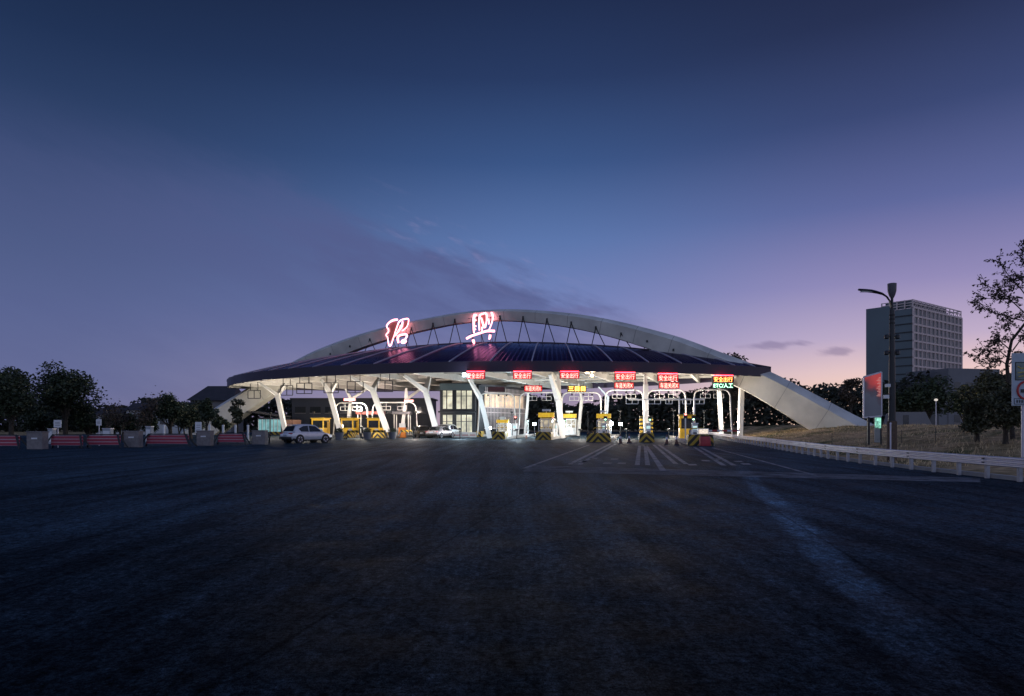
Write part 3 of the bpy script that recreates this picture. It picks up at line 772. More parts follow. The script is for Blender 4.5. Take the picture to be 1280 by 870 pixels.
for px,Y,z,c,w,en_ in UP:  # added lamps that brighten the ceiling, column fronts and ground
    o = thing('added_uplight', 'dark added lamp on a post, '+w, 'added_uplight', pt(px,Y,0), 0, 'lamps added under the toll roof')
    mb = MB(); mb.tube([(0,0,0),(0,0,z-.14)],.05,8); mb.build('post', M['dark'], o)
    mb = MB(); mb.lathe((0,0,z-.15),[(.10,0),(.2,.06),(.2,.22),(.185,.22),(.18,.12)],14); mb.build('housing', M['dark'], o, smooth=True)
    mb = MB(); mb.lathe((0,0,z-.02),[(.17,0),(.17,.02)],14); mb.build('lens', M['lamp_warm'] if c!=cool else M['lamp_cool'], o)
    l = bpy.data.lights.new('lamp_light','POINT'); l.energy=en_; l.color=c; l.shadow_soft_size=.2
    lo = bpy.data.objects.new('lamp_light', l); COL.objects.link(lo); lo.parent=o; lo.location=(0,0,z+.12); lo.rotation_euler=(R(180),0,0)
for px,py,Y,w,en in ((668,530,92,'glaring white flood lamp low beside the thin rear column',160),(690,526,98,'smaller white flood lamp behind the caged booth',60),(699.5,531,90,'white flood lamp at the foot of the thick brownish column',160),(764,529.5,76,'white flood lamp on the booth behind the widest chevron block',120),(776,530,84,'tiny white flood lamp past the wide chevron block',40),(612,535,92,'tiny white lamp at the foot of the curved column',60)):
    z=max(.6,gz(py,Y)); flood(w,pt(px,Y,z),'lamp_cool',en*2.2,cool,(.42,.2,.38),pole=z)

# ------------------------------------------------------------------ hanging frames
for px0,px1,y0,y1,Y,w in ((310,325.5,488,498,97,'nearest the low end of the roof'),(351,366,482,494,90,'over the first leaning column'),(371,390,479,492,86,'between the first two leaning columns'),(405,423,478.5,491,83,'over the second leaning column'),(434,454,477,491,81,'over the lane before the big leaning column'),(471.5,491,476,489.5,80,'past the big leaning column')):
    X0,X1=gx(px0,Y),gx(px1,Y); z1,z0=gz(y0,Y),gz(y1,Y); xc=(X0+X1)/2; w2=(X1-X0)/2
    o=thing('hanging_sign_frame','empty dark rectangular frame hanging from the roof, '+w,'sign frame',(xc,Y,0),0,'empty hanging frames under the roof')
    mb=MB()
    for a,b in (((-w2,0,z0),(w2,0,z0)),((-w2,0,z1),(w2,0,z1)),((-w2,0,z0),(-w2,0,z1)),((w2,0,z0),(w2,0,z1)),((0,0,z0),(0,0,z1))): mb.bar(a,b,.09)
    mb.build('frame',M['dark'],o)
    for s in (-.6,.6):
        mb=MB(); mb.bar((s*w2,0,z1),(s*w2,0,7.75),.08); mb.build('hanger',M['dark'],o)

# ------------------------------------------------------------------ lane arches
def lane_arch(label,x0,x1,Y,top,Yb=None):
    o=thing('lane_gantry',label,'lane gantry',((x0+x1)/2,Y,0),0,'thin white gantries over the lanes'); w=(x1-x0)/2
    r=.9; pts=[(-w-.25,0,.25),(-w-.1,0,2.2),(-w,0,top-r)]
    for k in range(1,6): a=math.pi/2*k/5; pts.append((-w+r-r*math.cos(a),0,top-r+r*math.sin(a)))
    pts+= [(-p[0],p[1],p[2]) for p in reversed(pts)]
    mb=MB(); mb.tube(pts,.085,8); mb.build('frame',M['white'],o,smooth=True)
    for s in (-.38,.36):
        f=MB(); fw,fh,zt=.62,.5,top-.55
        for a,b_ in (((-fw,0),(fw,0)),((-fw,-fh),(fw,-fh)),((-fw,0),(-fw,-fh)),((fw,0),(fw,-fh)),((0,0),(0,-fh))): f.bar((w*s+a[0],-.02,zt+a[1]),(w*s+b_[0],-.02,zt+b_[1]),.055)
        f.bar((w*s,-.02,zt),(w*s,-.02,top-.06),.05); f.build('signal_frame',M['white'],o)
    for s in (-.5,.1,.55):
        b=MB(); b.box((w*s,-.05,top-.28),(.22,.3,.2)); b.bar((w*s,0,top-.19),(w*s,0,top-.06),.05); b.build('camera',M['dark'],o)
    return o
lane_arch('thin white gantry holding the unlit maroon sign',gx(599,90),gx(643,90),90.2,gz(491.5,90))
lane_arch('thin white gantry holding the small red sign under the middle of the roof',gx(650,90),gx(699,90),90.2,gz(490.5,90))
lane_arch('thin white gantry holding the amber sign',gx(703,90),gx(751,90),90.2,gz(490.5,90))
lane_arch('thin white gantry holding the crossed sign before the slim column',gx(757,88),gx(804,88),88.2,gz(487.5,88))
lane_arch('thin white gantry holding the crossed sign past the slim column',gx(810,88),gx(857,88),88.2,gz(487.5,88))
lane_arch('thin white gantry holding the green sign',gx(868,84.2),gx(913,84.2),84.3,gz(486.8,84))
lane_arch('low thin gantry with a red light bar by the yellow booths',gx(419,93.3),gx(459,93.3),93.3,gz(503.5,93))
lane_arch('low thin gantry between the big leaning column and the booth huts',gx(466,95.3),gx(520,95.3),95.3,gz(503,95))

# camera gantry: long horizontal pole on two posts
Yc=76; o=thing('camera_gantry','long white horizontal pole on two slim posts carrying square camera frames','gantry',(gx(835,Yc),Yc,0))
xg=lambda px: gx(px,Yc)-gx(835,Yc); zc=gz(499.5,Yc)
mb=MB(); mb.tube([(xg(786),0,zc),(xg(881),0,zc)],.07,8); mb.build('cross_pole',M['white'],o)
for px in (849,868):
    mb=MB(); mb.tube([(xg(px),0,0),(xg(px),0,gz(496,Yc))],.085,8); mb.build('post',M['white'],o)
for px,w in ((790,15),(818,15),(836,8),(858,10),(874,12)):
    mb=MB(); h=6.5*Yc/K; ww=w*Yc/K/2
    for a,b in (((-ww,0),(ww,0)),((-ww,-h),(ww,-h)),((-ww,0),(-ww,-h)),((ww,0),(ww,-h)),((0,0),(0,-h))): mb.bar((xg(px)+a[0],-.12,zc+.1+a[1]),(xg(px)+b[0],-.12,zc+.1+b[1]),.06)
    mb.bar((xg(px),-.12,zc),(xg(px),0,zc),.05)
    mb.build('camera_frame',M['white'],o)

# ------------------------------------------------------------------ toll islands
DIRA=-math.atan2(.18,.984)
def island(label,px,py,w,length=34,h=.85):
    X,Y=gnd(px,py)
    o=thing('toll_island',label,'traffic island',(X,Y,0),DIRA,'toll islands between the lanes')
    mb=MB(); pts=[(-w/2,1.2),(w/2,1.2),(w/2,length),(-w/2,length)]
    mb.box((0,1.0+length/2,.14),(w,length,.28)); mb.build('kerb_base',M['kerb'],o,bevel=.04)
    mb=MB(); ww=w/2
    mb.loft([[(-ww,0,0),(-ww*.92,.06,h),(ww*.92,.06,h),(ww,0,0)],[(-ww,1.9,0),(-ww*.92,1.9,h),(ww*.92,1.9,h),(ww,1.9,0)]])
    mb.build('crash_block',M['chev'],o,bevel=.03)
    return o
islands=[island('toll island with a chevron crash block at the foot of the curved column',623,549.3,1.5),
 island('toll island with a chevron crash block in front of the white caged booth',679,550,1.75),
 island('toll island with the widest chevron crash block, left bare in front',748,552.7,2.3),
 island('narrow toll island with a chevron crash block at the slim pale column',808.5,553,1.4),
 island('toll island with a red drum and lit white box by the guardrail end',876,557,2.0,28),
 island('toll island under the first yellow booth by the silver car',389,547,1.8,30,.7),
 island('toll island under the second yellow booth',432,547,1.8,30,.7),
 island('toll island under the third yellow booth',472,547.5,1.8,30,.7),
 island('small toll island with a low red-dotted crash block before the glass office',597,546,1.1,20,.75)]

def on_island(i,ly,lx=0,z=.28):
    o=islands[i]; c,s=math.cos(DIRA),math.sin(DIRA)
    return (o.location.x+lx*c-ly*s,o.location.y+lx*s+ly*c,z)

M['booth_in']=emit('lit_booth_interior',(1,.85,.6),.55,var=.5,scale=2)
M['booth_in_c']=emit('cool_booth_interior',(.65,.95,.95),.8,var=.5,scale=2)
M['header_y']=emit('lit_yellow_header',(1,.62,.04),.55,base=(.5,.3,.03),var=.35,scale=5)
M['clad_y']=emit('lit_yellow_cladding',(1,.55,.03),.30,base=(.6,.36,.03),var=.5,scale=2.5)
def booth_yellow():
    o=thing('toll_booth','yellow toll booth','toll booth')
    W_,D_,H_=1.75,2.6,2.55
    mb=MB(); mb.box((0,0,.5),(W_,D_,1.0))
    for x in (-1,1):
        for y in (-1,1): mb.box((x*(W_/2-.08),y*(D_/2-.08),1.55),(.16,.16,1.1))
    mb.box((0,0,2.22),(W_,D_,.25)); mb.build('body',M['clad_y'],o,bevel=.02)
    for (c,d) in (((0,-D_/2+.10,1.55),(W_-.34,.03,1.08)),((0,D_/2-.10,1.55),(W_-.34,.03,1.08)),((-W_/2+.10,0,1.55),(.03,D_-.34,1.08)),((W_/2-.10,0,1.55),(.03,D_-.34,1.08))):
        mb=MB(); mb.box(c,d); f=mb.build('window',M['glass'],o)
    mb=MB(); mb.box((0,0,1.2),(.9,1.4,.9)); mb.build('console',M['booth_in'],o)
    mb=MB(); mb.box((0,0,2.42),(W_+.3,D_+.3,.14)); mb.build('roof',M['yellow'],o,bevel=.03)
    mb=MB()
    for k in range(9): mb.box((-W_/2+W_*k/8,-D_/2-.1,2.56),(.05,.05,.18))
    mb.bar((-W_/2,-D_/2-.1,2.65),(W_/2,-D_/2-.1,2.65),.05); mb.build('roof_rail',M['dark'],o)
    mb=MB(); mb.box((.45,-D_/2-.012,.62),(.5,.03,.5)); mb.build('notice',M['sign_white'],o)
    mb=MB(); mb.box((W_/2+.012,.5,1.0),(.03,.7,1.9)); mb.build('door',M['yellow'],o)
    return tag(o,None,'toll booth')
def booth_cage():
    o=thing('toll_booth','white caged toll booth','toll booth')
    W_,D_=1.6,2.2
    mb=MB(); mb.box((0,.2,.45),(W_*.86,D_,.9)); mb.box((0,.2,2.0),(W_*.9,D_,.12)); mb.build('body',M['white'],o,bevel=.02)
    for c,d in (((0,-D_/2+.22,1.42),(W_*.8,.03,1.0)),((W_*.42,.2,1.42),(.03,D_*.85,1.0)),((-W_*.42,.2,1.42),(.03,D_*.85,1.0))):
        mb=MB(); mb.box(c,d); mb.build('window',M['booth_in'],o)
    mb=MB()
    y0=-D_/2-.25
    for x in (-.8,-.27,.27,.8): mb.bar((x,y0,0),(x,y0,1.9),.06)
    for z in (.1,.7,1.3,1.9): mb.bar((-.8,y0,z),(.8,y0,z),.06)
    for a,b in (((-.8,.1),(-.27,.7)),((.8,.1),(.27,.7)),((-.8,1.9),(-.27,1.3)),((.8,1.9),(.27,1.3)),((-.27,.7),(.27,1.3)),((.27,.7),(-.27,1.3))): mb.bar((a[0],y0,a[1]),(b[0],y0,b[1]),.05)
    for x in (-.8,.8):
        mb.bar((x,y0,1.9),(x,D_/2,1.9),.06); mb.bar((x,D_/2,0),(x,D_/2,1.9),.06)
    mb.build('safety_cage',M['white'],o)
    mb=MB(); mb.box((0,y0+.3,2.42),(1.75,.35,.5)); mb.build('header_sign',M['header_y'],o,bevel=.03)
    mb=MB(); mb.bar((-.6,y0+.35,2.05),(-.6,y0+.35,2.18),.06); mb.bar((.6,y0+.35,2.05),(.6,y0+.35,2.18),.06); mb.tube([(0,y0+.35,2.66),(0,y0+.35,3.1)],.03,6); mb.box((0,y0+.3,2.95),(.9,.2,.22)); mb.build('antenna',M['white'],o)
    return o
mkY=Maker(booth_yellow); mkC=Maker(booth_cage)
gB='toll booths on the islands'
for px,w in ((401,'yellow toll booth rising behind the silver car roof'),(437.5,'yellow toll booth between the second leaning column and the big one'),(470,'yellow toll booth at the foot of the big leaning column')):
    mkY(w,(gx(px,93),93,.28),DIRA,gB,(1.0,.75,.92))
mkY('yellow toll booth behind the chevron island by the guardrail end',on_island(4,15.5),DIRA,gB,(.8,.8,.95))
mkC('white caged toll booth under a bright yellow header, in front of the starry lamps',on_island(1,3.6),DIRA,gB)
mkC('white caged toll booth under a yellow header, set far back beside the thick column',on_island(1,20.5,.9),DIRA,gB,(1.1,1.1,1.05))
mkC('pale caged toll booth beside the foot of the curved column',on_island(0,3.4),DIRA,gB,(.8,1,.72))
mkC('caged toll booth with a white lamp on it, behind the widest chevron block',on_island(2,11.5),DIRA,gB,(.9,1,.95))
def machine():
    o=thing('payment_machine','machine','payment machine')
    mb=MB(); mb.box((0,0,.7),(.5,.4,1.4)); mb.box((0,-.05,1.46),(.58,.52,.1)); mb.build('cabinet',M['white'],o,bevel=.02)
    mb=MB(); mb.box((0,-.21,1.08),(.36,.02,.3)); mb.build('screen',M['booth_in_c'],o)
    mb=MB(); mb.box((0,-.21,.6),(.3,.02,.12)); mb.build('slot',M['dark'],o)
    return o
def signal():
    o=thing('lane_signal','signal','lane signal')
    mb=MB(); mb.tube([(0,0,0),(0,0,2.6)],.06,8); mb.build('pole',M['white'],o)
    mb=MB(); mb.box((0,0,2.75),(.36,.2,.62)); mb.build('housing',M['dark'],o,bevel=.02)
    for z,m_ in ((2.9,'led_red'),(2.6,'led_off')):
        mb=MB(); mb.tube([(0,-.1,z),(0,-.125,z)],.1,12); mb.build('lens',M[m_],o)
    return o
def signal_green():
    o=signal()
    for c in o.children:
        if c.name.startswith('lens'):
            c.data.materials[0]=M['led_off'] if c.data.materials[0]==M['led_red'] else M['led_green']
    return o
mkSG=Maker(signal_green); mkM=Maker(machine); mkSg=Maker(signal)
wI=['behind the curved column block','behind the caged booth block','on the widest chevron island','on the narrow island','on the island with the red drum']
for i_,ly in ((0,9),(1,9),(2,6.5),(3,7),(4,8.5)):
    mkM('white payment machine with a lit screen '+wI[i_],on_island(i_,ly,.25),DIRA,'payment machines on the islands')
for i_,ly in ((0,13),(1,12),(2,16),(4,11)):
    mkSg('slim lane signal with a red light '+wI[i_],on_island(i_,ly,-.4),DIRA,'lane signals on the islands',(1,1,.8))
for i_,ly in ((0,18),(1,17.5),(2,4.6),(3,9),(4,12.5)):
    mkSG('slim lane signal with a green light '+wI[i_],on_island(i_,ly,.45),DIRA,'lane signals on the islands',(1,1,.72))
def rail_hoop():
    o=thing('hoop_rail','hoop','hoop rail')
    mb=MB(); pts=[(-.7,0,0),(-.7,0,.85)]+[(-.7+.2-.2*math.cos(a),0,.85+.2*math.sin(a)) for a in (.5,1.0,1.57)]
    pts+=[(-x,y,z) for x,y,z in reversed(pts)]; mb.tube(pts,.05,8); mb.build('hoop',M['bandyb'],o,smooth=True)
    mb=MB(); mb.tube([(-.7,0,.5),(.7,0,.5)],.04,8); mb.build('cross_bar',M['yellow'],o,smooth=True)
    return o
mkH=Maker(rail_hoop)
for i_,ly in ((0,2.4),(1,2.3),(2,2.6),(4,2.6)):
    mkH('banded yellow hoop rail '+wI[i_]+', at its front end',on_island(i_,ly,0),DIRA,'hoop rails on the islands',(.9,1,1))
def shelter(label,px0,px1,pyt,Y,m_):
    X0,X1=gx(px0,Y),gx(px1,Y); o=thing('lane_shelter',label,'shelter',((X0+X1)/2,Y,0)); w=(X1-X0)/2; zt=gz(pyt,Y)
    mb=MB(); mb.box((0,0,zt-.2),(2*w,2.4,.4)); mb.build('roof',m_,o,bevel=.04)
    for sx in (-1,1):
        for sy in (-1,1):
            mb=MB(); mb.bar((sx*(w-.25),sy*.95,0),(sx*(w-.25),sy*.95,zt-.39),.12); mb.build('post',M['white'],o)
    mb=MB(); mb.box((0,.3,.6),(w*1.1,1.0,1.2)); mb.build('counter',M['plaster'],o,bevel=.02)
M['roof_red']=mat('faded_red_roof',(.42,.10,.09),.6,var=.2)
shelter('small shelter with a faded red flat roof behind the third yellow booth',447,480,514.5,97,M['roof_red'])
shelter('small shelter with a grey flat roof past the big leaning column',492,514,514.5,96,M['block'])
o=thing('orange_cabinet','orange roadside cabinet with a white top by the grey shelter','cabinet',(gx(503,86),86,0))
mb=MB(); mb.box((0,0,.65),(.9,.6,1.3)); mb.build('body',M['orange'],o,bevel=.03)
mb=MB(); mb.box((0,0,1.55),(.75,.5,.5)); mb.build('top_unit',M['white'],o,bevel=.03)
# striped guard posts by the slim column
def guard_post():
    o=thing('guard_post','striped post','guard post')
    mb=MB(); mb.box((0,0,1.15),(.36,.36,2.3)); mb.build('post',M['bandyb'],o,bevel=.02)
    mb=MB(); mb.box((0,0,2.33),(.42,.42,.06)); mb.build('cap',M['dark'],o)
    return o
mkG=Maker(guard_post)
x,y,_=gx(808,80),80,0
mkG('yellow and black banded guard post on the booth side of the slim column',(gx(801.5,79),79,.28),0,'banded guard posts flanking the slim column')
mkG('yellow and black banded guard post on the grass side of the slim column',(gx(814,79),79,.28),0,'banded guard posts flanking the slim column')
# lit white box, red drum, red barrier arm on the last island
o=thing('light_box','small lit white box sign on the island by the guardrail end','light box',on_island(4,1.0,.25,.85))
mb=MB(); mb.box((0,0,.25),(.85,.3,.46)); mb.build('housing',M['white'],o,bevel=.02)
mb=MB(); mb.box((0,-.16,.25),(.75,.015,.36)); mb.build('face',emit('light_box_face',(1,.85,.72),.9,var=.3,scale=8),o)
o=thing('crash_drum','dark red drum standing at the front of the island by the guardrail end','drum',on_island(4,-.65,.25,0))
mb=MB(); mb.lathe((0,0,0),[(.42,0),(.45,.1),(.42,.3),(.44,.5),(.4,.72)],20); mb.build('drum_shell',M['red'],o,smooth=True)
mb=MB(); mb.lathe((0,0,.72),[(.38,0),(.3,.08)],20); mb.build('lid',M['black'],o,smooth=True)
o=thing('barrier_gate','closed lane barrier gate with a red and white arm by the guardrail end','barrier gate',on_island(4,4.0,.4,.28))
mb=MB(); mb.box((0,0,.5),(.35,.4,1.0)); mb.build('cabinet',M['orange'],o,bevel=.03)
mb=MB(); mb.box((1.6,-.25,.85),(3.0,.06,.14)); mb.build('arm',stripes('arm_red_white',(.6,.04,.04),(.75,.75,.75),'x',1.2),o)

# ------------------------------------------------------------------ cones, barriers, barricades, pillars
def cone():
    o=thing('traffic_cone','cone','traffic cone')
    mb=MB(); mb.box((0,0,.02),(.42,.42,.04)); mb.build('base',M['black'],o)
    mb=MB(); mb.lathe((0,0,.04),[(.15,0),(.035,.68)],16); mb.build('cone_body',mat('cone_faded',(.16,.07,.05),.6),o,smooth=True)
    mb=MB(); mb.lathe((0,0,.36),[(.104,0),(.074,.17)],16); mb.build('band',M['galv'],o,smooth=True)
    return o
mkCone=Maker(cone)
for px,py,w in ((775.5,554,'dark cone beside the widest chevron block'),(786.5,553.5,'dark cone just before the narrow chevron island'),(833.5,555.5,'dark cone just past the narrow chevron island'),(845.5,555.5,'dark cone nearest the last island'),(658,548.5,'dark cone between the curved column island and the caged booth')):
    x,y=gnd(px,py); mkCone(w,(x,y,0),0,'traffic cones across the lane mouths',(1,1,1.15))

def wall_pillar():
    o=thing('gate_pillar','pillar','pillar')
    mb=MB(); mb.box((0,0,.55),(1.22,.55,1.1)); mb.build('shaft',M['concrete'],o,bevel=.03)
    mb=MB(); mb.box((0,0,1.14),(1.3,.63,.08)); mb.build('cap',M['concrete'],o,bevel=.015)
    mb=MB(); mb.box((0,-.285,.72),(.45,.02,.1)); mb.build('plaque',M['sign_white'],o)
    return o
mkP=Maker(wall_pillar); gP='squat concrete pillars closing the road edge'
for px,py,w in ((47,561.5,'squat concrete pillar below the broad dark evergreen'),(167,559,'squat concrete pillar in front of the white house gable'),(256.5,557,'squat concrete pillar under the last dark tree before the arch foot'),(325,555.5,'squat concrete pillar by the tail of the silver car')):
    x,y=gnd(px,py); mkP(w,(x,y,0),R(-6),gP,(.92,1,1))
def planter():
    o=thing('planter','planter','planter')
    mb=MB(); mb.lathe((0,0,0),[(.36,0),(.48,.75),(.5,.8),(.44,.8),(.4,.7)],18); mb.build('pot',M['block'],o,smooth=True)
    r=random.Random(5); v=[];f=[]
    mb=MB()
    for k in range(260):
        a=r.uniform(0,6.28); q=r.uniform(0,.5)*1.0; c=Vector((q*math.cos(a),q*math.sin(a),.8+r.uniform(0,.55)*(1-q)))
        d1=Vector((r.gauss(0,1),r.gauss(0,1),r.gauss(0,1))).normalized()*.07; d2=d1.orthogonal().normalized()*.05
        mb.quad(c-d1,c-d2,c+d1,c+d2)
    mb.build('foliage',M['leaf'],o,recalc=False)
    return o
mkPl=Maker(planter)
for px,Y,w in ((424,73,'dark planter in front of the second leaning column'),(459,76,'dark planter in front of the third yellow booth'),(490.5,78,'dark planter beside the dark parked car'),):
    mkPl(w,(gx(px,Y),Y,0),0,'planters along the closed lanes')

def barricade():
    o=thing('road_barricade','barricade','barricade')
    mb=MB(); mb.box((0,.05,.58),(2.3,.06,.72)); mb.build('board',M['redwhite'],o)
    for s in (-1,1):
        mb=MB(); mb.bar((s*1.0,-.02,1.0),(s*1.42,-.35,0),.09); mb.build('leg',M['dark'],o)
        mb=MB(); mb.bar((s*1.0,.1,1.0),(s*1.42,.45,0),.09); mb.build('leg',M['dark'],o)
    mb=MB(); mb.bar((-1.05,.04,1.0),(1.05,.04,1.0),.08); mb.build('top_rail',M['dark'],o)
    return o
mkB=Maker(barricade); gBa='red and white board barricades along the road edge'
for px,Y,sc,w in ((-2,46,1.35,'red and white barricade cut by the picture edge'),(83,46.8,1.06,'red and white barricade just past the first pillar'),(129,48,1.08,'red and white barricade with the small signpost behind, before the second pillar'),(209,50.5,1.5,'red and white barricade between the second and third pillars'),(289,55.5,1.0,'red and white barricade between the third and fourth pillars')):
    mkB(w,(gx(px,Y),Y,0),R(-6+rnd.uniform(-4,4)),gBa,(sc,1,.93))
def sawhorse():
    o=thing('sawhorse_barrier','sawhorse','barricade')
    mb=MB(); mb.box((0,0,.88),(1.5,.06,.26)); mb.build('board',M['boardyb'],o)
    for s in (-1,1):
        for d in (-1,1):
            mb=MB(); mb.bar((s*.62,0,1.0),(s*.95,d*.38,0),.08); mb.build('leg',M['dark'],o)
    return o
mkS=Maker(sawhorse); gS='yellow and black sawhorses along the closed lanes'
for px,Y,w in ((347,60,'yellow and black sawhorse behind the tail of the silver car'),(442,75,'yellow and black sawhorse in front of the second yellow booth'),(474,77,'yellow and black sawhorse in front of the third yellow booth'),(508,80,'yellow and black sawhorse beside the dark car bonnet')):
    mkS(w,(gx(px,Y),Y,0),R(-4),gS)
def plastic_barrier():
    o=thing('plastic_barrier','barrier','barrier')
    mb=MB()
    prof=[(-.28,0),(-.28,.12),(-.12,.4),(-.09,.75),(.09,.75),(.12,.4),(.28,.12),(.28,0)]
    mb.loft([[(x,p[0],p[1]) for p in prof] for x in (-.62,.62)]); mb.build('shell',M['sign_white'],o,bevel=.02)
    mb=MB(); mb.box((0,-.185,.3),(1.0,.02,.16)); mb.build('reflective_strip',M['red'],o)
    return o
mkPB=Maker(plastic_barrier)
for k,(px,w) in enumerate(((572,'white plastic barrier nearest the parked cars'),(581.5,'white plastic barrier in the middle of the row before the glass office'),(591,'white plastic barrier nearest the small crash block'))):
    mkPB(w,(gx(px,88),88,0),0,'white plastic barriers before the glass office',(.75,.8,.9))
def white_post():
    o=thing('fence_post','post','post')
    mb=MB(); mb.tube([(0,0,0),(0,0,1.5)],.11,10); mb.build('shaft',M['sign_white'],o,smooth=True)
    mb=MB(); mb.lathe((0,0,1.5),[(.13,0),(.13,.06),(.05,.12)],12); mb.build('cap',M['sign_white'],o,smooth=True)
    return o
mkW=Maker(white_post)
for px,w in ((205,'slim white post under the bushy dark tree'),(262,'slim white post just past the last dark tree'),(279,'slim white post before the little tree at the arch foot'),(294.5,'slim white post at the stem of the little tree'),(310,'slim white post before the small lit hut')):
    mkW(w,(gx(px,68),68,0),0,'slim white posts near the arch foot')
def small_sign(label,px,py0,py1,w,Y,back=False):
    X=gx(px,Y); z1,z0=gz(py0,Y),gz(py1,Y)
    o=thing('small_sign',label,'sign',(X,Y,0))
    mb=MB(); mb.box((0,0,(z0+z1)/2),(w*Y/K,.04,z1-z0)); mb.build('panel',M['sign_white'],o,bevel=.01)
    mb=MB()
    for k in range(3): mb.box((0,-.025,z0+(z1-z0)*(.3+.2*k)),(w*Y/K*.6,.012,.03))
    mb.build('marking',M['block'],o)
    mb=MB(); mb.tube([(0,.045,0),(0,.045,z1-.05)],.035,8); mb.build('post',M['galv'],o)
small_sign('small square white sign on a post beside the first pillar',72,525,534.5,9.5,48)
small_sign('small upright white sign on a post below the broad evergreen',123.5,524,532,6.5,53)
small_sign('white notice board panel near the third pillar',248,527.5,541,8,60)
def utility(label,px,py,w,h,Y):
    X=gx(px,Y); o=thing('utility_box',label,'utility box',(X,Y,0)); ww,z=w*Y/K,gz(py,Y)
    mb=MB(); mb.box((0,0,z/2),(ww,.5,z)); mb.build('cabinet',M['plaster'],o,bevel=.02)
    mb=MB(); mb.box((0,-.26,z*.5),(ww*.8,.02,z*.7)); d=mb.build('door',M['sign_white'],o)
    mb=MB(); mb.box((0,0,z+.03),(ww*1.1,.56,.05)); mb.build('lid',M['galv'],o)
utility('small pale utility box behind the first barricade',65,536.5,6,5,58)
utility('pale utility box behind the long barricade',187,533.5,6.5,8,58)
utility('wide pale utility box below the bare trees',135,536,10,5,62)

